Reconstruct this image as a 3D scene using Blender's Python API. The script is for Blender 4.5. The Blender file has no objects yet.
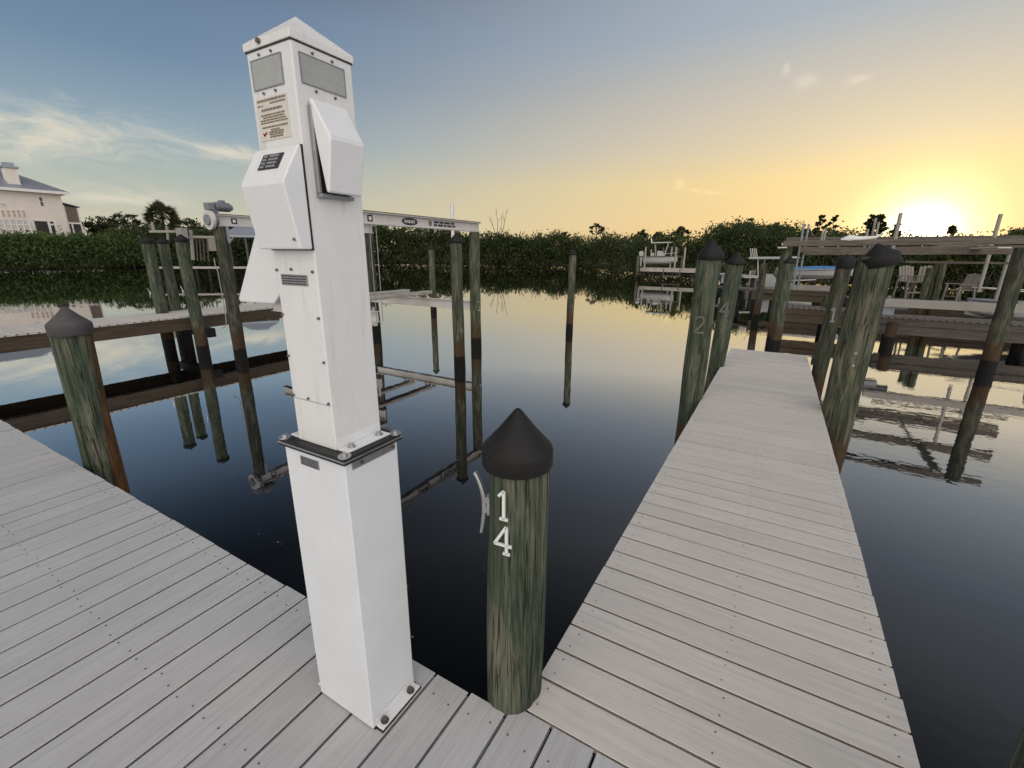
import bpy, math, random
import numpy as np
from mathutils import Vector, Matrix, Euler

SC = bpy.context.scene
COL = SC.collection
R = math.radians
rng = np.random.default_rng(7)
random.seed(7)
CAMZ = 2.30          # eye above the water (metres); water is z = 0
DECK = 0.88          # deck surface above the water
SUN_AZ, SUN_EL = 10.4, 1.6   # degrees, azimuth measured from +Y towards +X

# ------------------------------------------------------------------ camera
F_PX, PITCH, ROLL, YAW = 451.2, R(16.30), R(0.36), R(30.17)
fw = Vector((-math.sin(YAW)*math.cos(PITCH), math.cos(YAW)*math.cos(PITCH), -math.sin(PITCH)))
rt = Vector((math.cos(YAW), math.sin(YAW), 0))
up = rt.cross(fw)
rt2 = math.cos(ROLL)*rt + math.sin(ROLL)*up
up2 = -math.sin(ROLL)*rt + math.cos(ROLL)*up
cd = bpy.data.cameras.new('camera')
cam = bpy.data.objects.new('camera', cd)
COL.objects.link(cam)
cam.matrix_world = Matrix(((rt2.x, up2.x, -fw.x, 0), (rt2.y, up2.y, -fw.y, 0), (rt2.z, up2.z, -fw.z, CAMZ), (0, 0, 0, 1)))
cd.sensor_width = 36.0
cd.lens = F_PX/1024*36.0
cd.clip_start = 0.05
cd.clip_end = 6000
SC.camera = cam

def ray(px, py):
    return rt2*((px-512)/F_PX) - up2*((py-384)/F_PX) + fw
def at(px, py, D):
    """point seen at a picture position, D metres away on the ground"""
    d = ray(px, py); k = D/math.hypot(d.x, d.y)
    return Vector((d.x*k, d.y*k, CAMZ+d.z*k))
def onz(px, py, z):
    d = ray(px, py); k = (z-CAMZ)/d.z
    return Vector((d.x*k, d.y*k, z))
def height(px, py, x, y):
    return at(px, py, math.hypot(x, y)).z

# ------------------------------------------------------------------ node helpers
class NT:
    def __init__(s, tree): s.t = tree; s.n = tree.nodes; s.l = tree.links
    def new(s, typ, **kw):
        n = s.n.new(typ)
        for k, v in kw.items():
            if k.startswith('i_'):
                key = k[2:]
                key = int(key) if key.isdigit() else key.replace('_', ' ')
                s.put(n.inputs[key], v)
            else: setattr(n, k, v)
        return n
    def put(s, sock, v):
        if isinstance(v, bpy.types.NodeSocket): s.l.new(v, sock)
        elif isinstance(v, bpy.types.Node): s.l.new(v.outputs[0], sock)
        else: sock.default_value = v
    def math(s, op, a, b=None, c=None, clamp=False):
        n = s.n.new('ShaderNodeMath'); n.operation = op; n.use_clamp = clamp
        for i, v in enumerate((a, b, c)):
            if v is not None: s.put(n.inputs[i], v)
        return n.outputs[0]
    def mixc(s, f, a, b, mode='MIX'):
        n = s.n.new('ShaderNodeMix'); n.data_type = 'RGBA'; n.blend_type = mode
        s.put(n.inputs['Factor'], f); s.put(n.inputs[6], a); s.put(n.inputs[7], b)
        return n.outputs[2]
    def ramp(s, f, stops, interp='LINEAR'):
        n = s.n.new('ShaderNodeValToRGB'); n.color_ramp.interpolation = interp
        e = n.color_ramp.elements
        while len(e) < len(stops): e.new(0.5)
        for i, (p, c) in enumerate(stops):
            e[i].position = p; e[i].color = (*c, 1) if len(c) == 3 else c
        s.put(n.inputs[0], f)
        return n.outputs[0]
    def smooth(s, v, a, b):
        n = s.n.new('ShaderNodeMapRange'); n.interpolation_type = 'SMOOTHSTEP'
        s.put(n.inputs['Value'], v); n.inputs['From Min'].default_value = a; n.inputs['From Max'].default_value = b
        return n.outputs[0]
    def noise(s, vec, scale, detail=4, rough=.55, dist=0.0):
        n = s.new('ShaderNodeTexNoise', i_Scale=scale, i_Detail=detail, i_Roughness=rough, i_Distortion=dist)
        if vec is not None: s.put(n.inputs['Vector'], vec)
        return n.outputs['Fac']
    def scale(s, vec, xyz):
        n = s.n.new('ShaderNodeMapping'); n.inputs['Scale'].default_value = xyz
        s.put(n.inputs['Vector'], vec); return n.outputs[0]

def rgb(*c): return (c[0], c[1], c[2], 1)

def material(name):
    m = bpy.data.materials.new(name); m.use_nodes = True
    nt = NT(m.node_tree)
    b = nt.n['Principled BSDF']
    return m, nt, b

def plain(name, col, rough=.5, metal=0.0, var=.12, vscale=6.0, bump=0.0, bscale=60.0, spec=.5):
    """surface with uneven colour and roughness"""
    m, nt, b = material(name)
    g = nt.n.new('ShaderNodeTexCoord').outputs['Object']
    n1 = nt.noise(g, vscale, 5, .6)
    n2 = nt.noise(g, vscale*7, 3, .6)
    f = nt.math('ADD', nt.math('MULTIPLY', n1, .7), nt.math('MULTIPLY', n2, .3))
    lo = tuple(c*(1-var) for c in col); hi = tuple(min(1, c*(1+var)) for c in col)
    nt.put(b.inputs['Base Color'], nt.ramp(f, [(.3, lo), (.7, hi)]))
    nt.put(b.inputs['Roughness'], nt.math('ADD', rough-.1, nt.math('MULTIPLY', n2, .2)))
    b.inputs['Metallic'].default_value = metal
    b.inputs['Specular IOR Level'].default_value = spec
    if bump:
        bn = nt.new('ShaderNodeBump', i_Strength=bump, i_Distance=.01, i_Height=nt.noise(g, bscale, 4, .6))
        nt.put(b.inputs['Normal'], bn)
    return m

M = {}

def make_composite(name, axis, c1, c2):
    """grooved composite deck board, grain along one axis, tone varying board to board"""
    m, nt, b = material(name)
    geo = nt.n.new('ShaderNodeNewGeometry')
    pos = geo.outputs['Position']; rnd = geo.outputs['Random Per Island']
    off = nt.n.new('ShaderNodeCombineXYZ')
    nt.put(off.inputs[0], nt.math('MULTIPLY', rnd, 37.0)); nt.put(off.inputs[1], nt.math('MULTIPLY', rnd, 91.0))
    add = nt.new('ShaderNodeVectorMath', operation='ADD', i_0=pos, i_1=off)
    s = (1.6, 60, 20) if axis == 'x' else (60, 1.6, 20)
    v = nt.scale(add.outputs[0], s)
    grain = nt.noise(v, 1.0, 5, .65)
    s2 = (4, 170, 20) if axis == 'x' else (170, 4, 20)
    fine = nt.noise(nt.scale(add.outputs[0], s2), 1.0, 3, .7)
    blot = nt.noise(pos, 1.3, 5, .6)
    spots = nt.noise(pos, 22, 4, .75)
    base = nt.mixc(nt.smooth(grain, .3, .7), rgb(*c1), rgb(*c2))
    base = nt.mixc(nt.math('MULTIPLY', nt.smooth(fine, .46, .75), .36), base, rgb(*(c*.5 for c in c1)))
    tone = nt.math('ADD', .95, nt.math('MULTIPLY', rnd, .10))
    tone = nt.math('MULTIPLY', tone, nt.math('ADD', .90, nt.math('MULTIPLY', blot, .2)))
    tone = nt.math('MULTIPLY', tone, nt.math('ADD', .93, nt.math('MULTIPLY', spots, .14)))
    mul = nt.mixc(1.0, base, tone, 'MULTIPLY')
    dirt = nt.math('MULTIPLY', nt.smooth(nt.noise(pos, 9, 6, .8), .62, .78), .16)
    nt.put(b.inputs['Base Color'], nt.mixc(dirt, mul, rgb(.16, .15, .13)))
    nt.put(b.inputs['Roughness'], nt.math('ADD', .5, nt.math('MULTIPLY', blot, .3)))
    b.inputs['Specular IOR Level'].default_value = .35
    h = nt.math('ADD', nt.math('MULTIPLY', fine, .7), nt.math('MULTIPLY', grain, .4))
    nt.put(b.inputs['Normal'], nt.new('ShaderNodeBump', i_Strength=.35, i_Distance=.004, i_Height=h))
    return m

def make_piling(name, pale, green, wet=.27, rust=None):
    """weathered treated pile: vertical checks, green cast, rust-brown tide zone, black wet foot"""
    m, nt, b = material(name)
    tc = nt.n.new('ShaderNodeTexCoord').outputs['Object']
    pos = nt.n.new('ShaderNodeNewGeometry').outputs['Position']
    inf = nt.n.new('ShaderNodeObjectInfo').outputs['Random']
    cx = nt.n.new('ShaderNodeCombineXYZ'); nt.put(cx.inputs[2], nt.math('MULTIPLY', inf, 50.0))
    v = nt.new('ShaderNodeVectorMath', operation='ADD', i_0=tc, i_1=cx).outputs[0]
    g1 = nt.noise(nt.scale(v, (44, 44, 1.7)), 1.0, 7, .66, 2.2)
    g2 = nt.noise(nt.scale(v, (85, 85, 2.0)), 1.0, 3, .6, 1.2)
    g3 = nt.noise(nt.scale(v, (10, 10, 2.2)), 1.0, 5, .6, .8)
    col = nt.mixc(nt.smooth(g1, .34, .62), rgb(*(c*.32 for c in green)), rgb(*green))
    col = nt.mixc(nt.math('MULTIPLY', nt.smooth(g3, .42, .68), .85), col, rgb(*pale))
    col = nt.mixc(nt.math('MULTIPLY', nt.smooth(g2, .545, .60), .88), col, rgb(.018, .017, .013))
    col = nt.mixc(nt.math('MULTIPLY', nt.smooth(g1, .60, .74), .5), col, rgb(*(min(1, c*1.5) for c in pale)))
    sep = nt.n.new('ShaderNodeSeparateXYZ'); nt.put(sep.inputs[0], pos)
    zz = nt.math('ADD', sep.outputs[2], nt.math('MULTIPLY', nt.math('SUBTRACT', nt.noise(nt.scale(v, (9, 9, 2)), 1.0, 4, .6), .5), .55))
    col = nt.mixc(nt.math('MULTIPLY', nt.smooth(zz, .78, .52), .8), col, nt.mixc(g1, rgb(.030, .017, .009), rgb(.115, .060, .028)))
    if rust:
        so_ = nt.n.new('ShaderNodeSeparateXYZ'); nt.put(so_.inputs[0], tc)
        dd_ = nt.math('ADD', nt.math('MULTIPLY', so_.outputs[0], rust[0]), nt.math('MULTIPLY', so_.outputs[1], rust[1]))
        dd_ = nt.math('ADD', dd_, nt.math('MULTIPLY', nt.math('SUBTRACT', g3, .5), .10))
        dd_ = nt.math('SUBTRACT', dd_, nt.math('MULTIPLY', nt.math('SUBTRACT', so_.outputs[2], .9), .07))
        col = nt.mixc(nt.math('MULTIPLY', nt.smooth(dd_, .030, .055), .9), col, nt.mixc(nt.smooth(g1, .35, .65), rgb(.07, .030, .012), rgb(.24, .105, .035)))
    z2 = nt.math('ADD', sep.outputs[2], nt.math('MULTIPLY', nt.math('SUBTRACT', g3, .5), .08))
    wetf = nt.smooth(z2, wet+.015, wet-.015)
    col = nt.mixc(wetf, col, rgb(.007, .006, .005))
    nt.put(b.inputs['Base Color'], col)
    nt.put(b.inputs['Roughness'], nt.math('SUBTRACT', .85, nt.math('MULTIPLY', wetf, .3)))
    b.inputs['Specular IOR Level'].default_value = .25
    h = nt.math('ADD', nt.math('MULTIPLY', g1, .6), nt.math('MULTIPLY', g2, -.9))
    nt.put(b.inputs['Normal'], nt.new('ShaderNodeBump', i_Strength=1.0, i_Distance=.016, i_Height=h))
    return m

def make_timber(name, c, wet=True):
    m, nt, b = material(name)
    tc = nt.n.new('ShaderNodeTexCoord').outputs['Object']
    pos = nt.n.new('ShaderNodeNewGeometry').outputs['Position']
    g = nt.noise(nt.scale(tc, (2.5, 2.5, 40)), 1.0, 5, .65, .4)
    g3 = nt.noise(pos, 2.2, 5, .6)
    col = nt.mixc(nt.smooth(g, .3, .7), rgb(*(x*.45 for x in c)), rgb(*c))
    col = nt.mixc(nt.math('MULTIPLY', nt.smooth(g3, .45, .7), .6), col, rgb(*(x*.6 for x in c)))
    nt.put(b.inputs['Base Color'], col)
    b.inputs['Roughness'].default_value = .82
    nt.put(b.inputs['Normal'], nt.new('ShaderNodeBump', i_Strength=.4, i_Distance=.01, i_Height=g))
    return m

def make_leaf(name, dark, light, trans=.35):
    m, nt, b = material(name)
    geo = nt.n.new('ShaderNodeNewGeometry')
    n = nt.math('ADD', nt.math('MULTIPLY', nt.noise(geo.outputs['Position'], .9, 4, .7), .55), nt.math('MULTIPLY', nt.noise(geo.outputs['Position'], .16, 2, .5), .45))
    r = geo.outputs['Random Per Island']
    f = nt.math('ADD', nt.math('MULTIPLY', n, .6), nt.math('MULTIPLY', r, .5))
    col = nt.ramp(f, [(.25, dark), (.8, light)])
    nt.put(b.inputs['Base Color'], col)
    b.inputs['Roughness'].default_value = .55
    b.inputs['Specular IOR Level'].default_value = .25
    tr = nt.n.new('ShaderNodeBsdfTranslucent'); nt.put(tr.inputs[0], nt.mixc(.5, col, rgb(*(min(1, c*1.6) for c in light))))
    mx = nt.n.new('ShaderNodeMixShader'); mx.inputs[0].default_value = trans
    nt.l.new(b.outputs[0], mx.inputs[1]); nt.l.new(tr.outputs[0], mx.inputs[2])
    nt.l.new(mx.outputs[0], nt.n['Material Output'].inputs[0])
    return m

def make_white_paint(name, col, dirt=.25):
    """powder-coated metal cabinet: faint orange peel, grime streaks, scuffs"""
    m, nt, b = material(name)
    tc = nt.n.new('ShaderNodeTexCoord').outputs['Object']
    big = nt.noise(tc, 7, 5, .6)
    streak = nt.noise(nt.scale(tc, (45, 45, 3)), 1.0, 5, .65)
    fleck = nt.noise(tc, 130, 3, .6)
    col0 = nt.mixc(nt.smooth(big, .3, .7), rgb(*(c*.95 for c in col)), rgb(*col))
    f = nt.math('MULTIPLY', nt.math('MULTIPLY', nt.smooth(streak, .52, .75), nt.smooth(big, .35, .65)), dirt)
    col1 = nt.mixc(f, col0, rgb(.42, .38, .31))
    fl = nt.math('MULTIPLY', nt.smooth(fleck, .70, .76), .5)
    nt.put(b.inputs['Base Color'], nt.mixc(fl, col1, rgb(.33, .29, .24)))
    nt.put(b.inputs['Roughness'], nt.math('ADD', .30, nt.math('MULTIPLY', big, .25)))
    nt.put(b.inputs['Normal'], nt.new('ShaderNodeBump', i_Strength=.06, i_Distance=.004, i_Height=nt.noise(tc, 320, 2, .5)))
    return m

M['deck_x'] = make_composite('composite_boards_across', 'x', (.54, .498, .45), (.60, .557, .505))
M['deck_y'] = make_composite('composite_boards_along', 'y', (.452, .440, .430), (.497, .485, .474))
M['pile_green'] = make_piling('green_weathered_pile', (.185, .18, .128), (.088, .118, .076))
M['pile_rusty'] = make_piling('rust_streaked_pile', (.185, .18, .128), (.088, .118, .076), rust=(.264, .965))
M['pile_tan'] = make_piling('tan_weathered_pile', (.205, .19, .135), (.105, .12, .075))
M['pile_grey'] = make_piling('grey_weathered_pile', (.15, .135, .10), (.07, .078, .052))
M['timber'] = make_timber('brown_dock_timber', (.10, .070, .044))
M['timber_grey'] = make_timber('grey_dock_timber', (.135, .115, .095))  # base colour lowered to carry the shade of the right slip
M['timber_worn_shaded'] = make_timber('worn_shaded_lift_timber', (.18, .15, .12))  # worn timber, its colour darkened for the backlit shade of the right slip
M['timber_pale'] = make_timber('pale_dock_timber', (.55, .50, .44))
M['cap_dark'] = plain('dark_plastic_cap', (.011, .010, .0095), .62, var=.35, vscale=14, bump=.25, bscale=90, spec=.3)
M['cap_grey'] = plain('sun_faded_cap', (.075, .066, .068), .72, var=.3, vscale=14, bump=.25, bscale=90, spec=.3)
M['white'] = make_white_paint('white_cabinet_paint', (.75, .74, .72), .55)
M['white_cool'] = make_white_paint('cool_white_cabinet_paint', (.75, .765, .785), .12)
M['white_clean'] = make_white_paint('white_hood_plastic', (.77, .77, .765), .12)
M['lens'] = plain('frosted_lamp_lens', (.36, .365, .34), .28, var=.10, vscale=12)
M['rubber'] = plain('black_rubber', (.012, .012, .013), .5, var=.3)
M['steel'] = plain('galvanised_steel', (.52, .52, .51), .38, metal=.9, var=.18, vscale=30)
M['rust_bolt'] = plain('weathered_bolt', (.17, .135, .115), .5, metal=.7, var=.35, vscale=60)
M['screw'] = plain('dull_screw', (.15, .145, .14), .5, metal=.5, var=.3, vscale=60)
M['beam_red'] = plain('faded_red_cap_strip', (.12, .07, .06), .6, var=.25)
M['number_dull'] = plain('dull_number_metal', (.135, .14, .125), .6, var=.3)
M['number_metal'] = plain('bright_number_metal', (.78, .78, .76), .4, metal=.15, var=.1)
M['alu'] = plain('brushed_aluminium', (.60, .565, .53), .5, metal=.08, var=.12, vscale=4)
M['alu_dark'] = plain('grey_motor_housing', (.24, .25, .27), .45, metal=.4, var=.2)
M['ink'] = plain('dark_print', (.03, .03, .035), .6)
M['ink_brown'] = plain('faded_brown_print', (.20, .15, .10), .7)
M['ink_red'] = plain('faded_red_print', (.30, .07, .05), .6)
M['paper'] = plain('yellowed_sticker', (.64, .61, .53), .55, var=.12, vscale=40)
M['plate'] = plain('grey_data_plate', (.30, .30, .30), .4, metal=.4, var=.15, vscale=50)
M['pvc'] = plain('white_pvc', (.74, .72, .68), .4, var=.06)
M['pvc_shaded'] = plain('shaded_white_pvc', (.30, .275, .245), .5, var=.12)  # white pvc with the right slip's backlit shade put into its colour
M['wall'] = plain('cream_stucco', (.77, .695, .61), .85, var=.06, vscale=1.5, bump=.2, bscale=30)
M['wall_trim'] = plain('white_trim', (.78, .75, .72), .6)
M['roofmetal'] = plain('blue_grey_metal_roof', (.30, .32, .36), .42, metal=.35, var=.10, vscale=2)
M['screen'] = plain('dark_insect_screen', (.035, .03, .027), .7, var=.2)
M['screen_brown'] = plain('brown_insect_screen', (.17, .125, .095), .7, var=.15)
M['pane_tan'] = plain('pane_with_tan_blinds', (.42, .33, .27), .5)
M['glass'] = plain('window_glass', (.05, .055, .06), .12, var=.2, spec=.6)
M['bark'] = plain('grey_brown_bark', (.11, .085, .065), .9, var=.35, vscale=5, bump=.5)
M['bark_pale'] = plain('bleached_dead_wood', (.24, .20, .17), .85, var=.2, vscale=5)
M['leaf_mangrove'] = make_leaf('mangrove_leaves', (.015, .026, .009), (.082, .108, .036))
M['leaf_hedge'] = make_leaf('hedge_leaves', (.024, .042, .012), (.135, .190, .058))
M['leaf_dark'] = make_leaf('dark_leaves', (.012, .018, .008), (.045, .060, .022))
M['leaf_palm'] = make_leaf('palm_fronds', (.022, .028, .012), (.065, .070, .030))
M['leaf_glare'] = make_leaf('glare_gold_leaves', (.05, .05, .012), (.20, .17, .045), .55)  # olive gold of the low sun's glare put into the leaf colour
M['hull'] = plain('white_boat_gelcoat', (.38, .375, .36), .25, var=.06)
M['cover_blue'] = plain('blue_canvas', (.05, .17, .40), .7, var=.15)
M['chair'] = plain('shaded_chair_plastic', (.22, .19, .165), .6, var=.1)  # pale plastic, darkened in colour because the chairs stand against the light
M['soil'] = plain('bank_soil', (.09, .085, .05), .95, var=.4, vscale=.4)
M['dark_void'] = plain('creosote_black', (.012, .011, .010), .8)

# ------------------------------------------------------------------ mesh builder
class MB:
    def __init__(s): s.v = []; s.f = []; s.m = []; s.sm = []; s.n = 0
    def add(s, verts, faces, mi=0, smooth=False):
        b = s.n
        s.v.extend([tuple(v) for v in verts]); s.n += len(verts)
        for f in faces:
            s.f.append(tuple(b+i for i in f)); s.m.append(mi); s.sm.append(smooth)
        return s
    def box(s, x0, x1, y0, y1, z0, z1, mi=0, mat=None):
        v = [Vector((x, y, z)) for z in (z0, z1) for y in (y0, y1) for x in (x0, x1)]
        if mat is not None: v = [mat @ p for p in v]
        return s.add(v, [(0, 2, 3, 1), (4, 5, 7, 6), (0, 1, 5, 4), (2, 6, 7, 3), (1, 3, 7, 5), (0, 4, 6, 2)], mi)
    def bar(s, a, b, w, h, mi=0, upv=(0, 0, 1)):
        """rectangular bar between two points, w across, h along upv"""
        a = Vector(a); b = Vector(b); d = (b-a).normalized(); u = Vector(upv)
        if abs(d.dot(u)) > .98: u = Vector((0, 1, 0))
        sd = d.cross(u).normalized(); u = sd.cross(d)
        v = [p+sd*(i*w/2)+u*(j*h/2) for p in (a, b) for i, j in ((-1, -1), (1, -1), (1, 1), (-1, 1))]
        return s.add(v, [(0, 1, 2, 3), (7, 6, 5, 4), (0, 4, 5, 1), (1, 5, 6, 2), (2, 6, 7, 3), (3, 7, 4, 0)], mi)
    def cyl(s, a, b, r0, r1=None, n=12, mi=0, smooth=True):
        r1 = r0 if r1 is None else r1
        a = Vector(a); b = Vector(b); d = (b-a).normalized()
        u = Vector((0, 0, 1)) if abs(d.z) < .95 else Vector((1, 0, 0))
        x = d.cross(u).normalized(); y = d.cross(x)
        v = []
        for p, r in ((a, r0), (b, r1)):
            for i in range(n):
                t = 2*math.pi*i/n; v.append(p+x*(r*math.cos(t))+y*(r*math.sin(t)))
        s.add(v, [(i, (i+1) % n, n+(i+1) % n, n+i) for i in range(n)], mi, smooth)
        s.add(v[:n], [tuple(range(n-1, -1, -1))], mi); s.add(v[n:], [tuple(range(n))], mi)
        return s
    def tube(s, pts, radii, n=8, mi=0):
        pts = [Vector(p) for p in pts]; v = []; prev = None
        for i, p in enumerate(pts):
            d = (pts[min(i+1, len(pts)-1)]-pts[max(i-1, 0)]).normalized()
            if prev is None:
                u = Vector((0, 0, 1)) if abs(d.z) < .9 else Vector((1, 0, 0))
                x = d.cross(u).normalized()
            else: x = (prev-d*prev.dot(d)).normalized()
            prev = x; y = d.cross(x)
            r = radii[i] if hasattr(radii, '__len__') else radii
            v += [p+x*(r*math.cos(2*math.pi*k/n))+y*(r*math.sin(2*math.pi*k/n)) for k in range(n)]
        f = [(i*n+k, i*n+(k+1) % n, (i+1)*n+(k+1) % n, (i+1)*n+k) for i in range(len(pts)-1) for k in range(n)]
        s.add(v, f, mi, True)
        s.add(v[:n], [tuple(range(n-1, -1, -1))], mi); s.add(v[-n:], [tuple(range(n))], mi)
        return s
    def lathe(s, prof, c=(0, 0, 0), n=32, mi=0, mat=None, smooth=True):
        v = []
        for r, z in prof:
            for k in range(n):
                t = 2*math.pi*k/n; p = Vector((r*math.cos(t), r*math.sin(t), z))
                if mat is not None: p = mat @ p
                v.append(p+Vector(c))
        f = [(i*n+k, i*n+(k+1) % n, (i+1)*n+(k+1) % n, (i+1)*n+k) for i in range(len(prof)-1) for k in range(n)]
        return s.add(v, f, mi, smooth)
    def prism(s, poly, axis, a, b, mi=0):
        """closed polygon (two coordinates) extruded along an axis from a to b"""
        def p3(u, w, t):
            return {'x': (t, u, w), 'y': (u, t, w), 'z': (u, w, t)}[axis]
        n = len(poly)
        v = [p3(u, w, a) for u, w in poly]+[p3(u, w, b) for u, w in poly]
        f = [(i, (i+1) % n, n+(i+1) % n, n+i) for i in range(n)]+[tuple(range(n-1, -1, -1)), tuple(range(n, 2*n))]
        return s.add(v, f, mi)
    def build(s, name, mats, parent=None, bevel=0.0, origin=None, seg=2):
        me = bpy.data.meshes.new(name)
        v = s.v
        if origin is not None:
            o = Vector(origin); v = [Vector(p)-o for p in v]
        me.from_pydata([tuple(p) for p in v], [], s.f)
        for mm in (mats if isinstance(mats, (list, tuple)) else [mats]):
            me.materials.append(M[mm])
        me.polygons.foreach_set('material_index', s.m)
        me.polygons.foreach_set('use_smooth', s.sm)
        me.update()
        import bmesh
        bm = bmesh.new(); bm.from_mesh(me); bmesh.ops.recalc_face_normals(bm, faces=bm.faces[:]); bm.to_mesh(me); bm.free()
        ob = bpy.data.objects.new(name, me); COL.objects.link(ob)
        if parent is not None:
            ob.parent = parent
            if origin is not None: ob.location = Vector(origin)-parent.location
            else: ob.location = -parent.location if parent.type == 'EMPTY' else (0, 0, 0)
        elif origin is not None: ob.location = origin
        if bevel:
            md = ob.modifiers.new('edge', 'BEVEL'); md.width = bevel; md.segments = seg; md.limit_method = 'ANGLE'; md.angle_limit = R(40)
        return ob

def tag(o, label, cat, group=None, kind=None):
    if label: o['label'] = label
    if cat: o['category'] = cat
    if group: o['group'] = group
    if kind: o['kind'] = kind
    return o
def empty(name, loc, label, cat, group=None):
    """an Empty at a thing's base; parts are given in world coordinates and hang from it"""
    o = bpy.data.objects.new(name, None); o.empty_display_size = .2; COL.objects.link(o)
    o.location = loc
    return tag(o, label, cat, group)
def sub(o, parent_part):
    """re-hang a part one level deeper, keeping its place"""
    root = parent_part.parent
    o.parent = parent_part
    o.location = o.location - parent_part.location
    return o

def lean(v, base, lx, ly):
    return Vector((v[0]+lx*(v[2]-base), v[1]+ly*(v[2]-base), v[2]))

# ------------------------------------------------------------------ pilings
GP = {}
def piling(x, y, ztop, r, label, mat='pile_green', cap='cap_dark', group=None, z0=-1.2, lx=0, ly=0,
           n=20, cone=1.1, skirt=.7, capr=1.13, captilt=None, rough=.010, taper=.04, seed=None, name='mooring_piling'):
    g = random.Random(seed if seed is not None else int((x*131+y*17)*10))
    root = empty(name, (x, y, 0), label, 'piling', group)
    mb = MB(); rings = max(8, int((ztop-z0)/(.03 if n > 30 else .10)))
    ph = [g.uniform(0, 6.28) for _ in range(10)]
    v = []
    for i in range(rings+1):
        z = z0+(ztop-z0)*i/rings
        cx = x+lx*z+.006*math.sin(z*1.7+ph[0]); cy = y+ly*z+.006*math.sin(z*1.3+ph[1])
        for k in range(n):
            t = 2*math.pi*k/n
            w = (math.sin(3*t+ph[2]+.4*z)+.7*math.sin(5*t+ph[3]-.5*z)+.5*math.sin(8*t+ph[4]+.3*z)+.4*math.sin(13*t+ph[5]+.2*z))*.4
            rr = r*(1-taper*(z/2.5))+rough*w*.5+.003*math.sin(z*6+2*t+ph[6])
            v.append((cx+rr*math.cos(t), cy+rr*math.sin(t), z))
    f = [(i*n+k, i*n+(k+1) % n, (i+1)*n+(k+1) % n, (i+1)*n+k) for i in range(rings) for k in range(n)]
    mb.add(v, f, 0, True); mb.add(v[-n:], [tuple(range(n))], 0)
    mb.build('post', mat, root, origin=(x, y, 0))
    if cap:
        R_ = r*capr; zt = ztop+.004; sk = skirt*r*1.1; ch = cone*R_
        prof = [(R_*.97, zt-sk), (R_, zt-sk+.006), (R_*1.0, zt-.004), (R_*.97, zt+.006), (R_*.55, zt+ch*.46), (R_*.12, zt+ch*.93), (R_*.05, zt+ch*.985), (.0005, zt+ch)]
        prof = [(a, b-zt) for a, b in prof]
        mt = Matrix.Identity(4)
        if captilt: mt = Euler(captilt).to_matrix().to_4x4()
        c = MB().lathe(prof, (x+lx*ztop, y+ly*ztop, zt), max(20, n), 0, mt)
        c.build('cap', cap, root, origin=(x+lx*ztop, y+ly*ztop, zt))
    return root

def digit(ch, root, x, y, z, az, r, hgt, mat='steel', w=.0065):
    """numeral nailed to the round face of a pile, az = direction it faces"""
    strokes = {'1': [((-.16, .80), (.02, 1.0)), ((.02, 1.0), (.02, 0)), ((-.12, .02), (.16, .02))],
               '4': [((.10, 1.0), (-.30, .32)), ((-.32, .32), (.30, .32)), ((.12, 1.0), (.12, 0)), ((.0, .02), (.24, .02))],
               '2': [((-.26, .78), (-.14, .96)), ((-.14, .96), (.10, .98)), ((.10, .98), (.24, .80)), ((.24, .80), (.16, .56)), ((.16, .56), (-.26, .04)), ((-.28, .03), (.28, .03))],
               '8': [((-.2, .75), (0, 1)), ((0, 1), (.2, .75)), ((.2, .75), (-.22, .25)), ((-.22, .25), (0, 0)), ((0, 0), (.22, .25)), ((.22, .25), (-.2, .75))]}[ch]
    nrm = Vector((math.sin(az), math.cos(az), 0)); tg = Vector((-nrm.y, nrm.x, 0))*1.0
    # reading direction: to the right as seen from outside
    tg = Vector((0, 0, 1)).cross(nrm)
    mb = MB()
    for a, b in strokes:
        def P(q): return Vector((x, y, z))+tg*(q[0]*hgt)+Vector((0, 0, q[1]*hgt))+nrm*(r+.004)
        mb.bar(P(a), P(b), w, .005, 0, nrm)
    return mb.build('number', mat, root, origin=(x, y, z))

def cleat(root, c, outdir, length, mat='steel'):
    """two-horned cleat bolted upright on a pile"""
    c = Vector(c); o = Vector(outdir).normalized(); L = length/2
    pts = []; rad = []
    for t in np.linspace(-1, 1, 15):
        off = .017+(.030 if t > 0 else .012)*abs(t)**1.8
        pts.append(c+o*off+Vector((0, 0, t*L))); rad.append(.0105-.004*abs(t))
    mb = MB().tube(pts, rad, 8)
    mb.bar(c+o*.0+Vector((0, 0, .014)), c+o*.020+Vector((0, 0, .020)), .020, .016)
    mb.bar(c+o*.0-Vector((0, 0, .014)), c+o*.020-Vector((0, 0, .020)), .020, .016)
    side = o.cross(Vector((0, 0, 1)))
    mb.bar(c+Vector((0, 0, .03))+o*.003, c-Vector((0, 0, .03))+o*.003, .03, .008, 0, o)
    return mb.build('cleat', mat, root, origin=c)

# near pile with number 14
PX14, PY14, R14 = -.578, 1.028, .0905
p14 = piling(PX14, PY14, 1.765, R14, 'short green piling numbered 14 with black cone cap at the dock corner', 'pile_green', 'cap_dark',
             'pilings of the near docks', z0=-.6, n=96, rough=.011, taper=.02, cone=1.16, skirt=.52, capr=1.12, seed=5)
azc = math.atan2(-PX14-.16, -PY14)   # faces a little left of the camera
def face_az(x, y, turn): return math.atan2(-x, -y)+R(turn)
a14 = face_az(PX14, PY14, 24)
digit('1', p14, PX14, PY14, 1.588, a14, R14*.985, .088, 'number_metal', .0085)
digit('4', p14, PX14, PY14, 1.478, a14, R14*.985, .088, 'number_metal', .0085)
side14 = Vector((-.93, -.30, 0))
cleat(p14, (PX14+side14.x*R14*.92, PY14+side14.y*R14*.92, 1.575), side14, .20)

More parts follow.
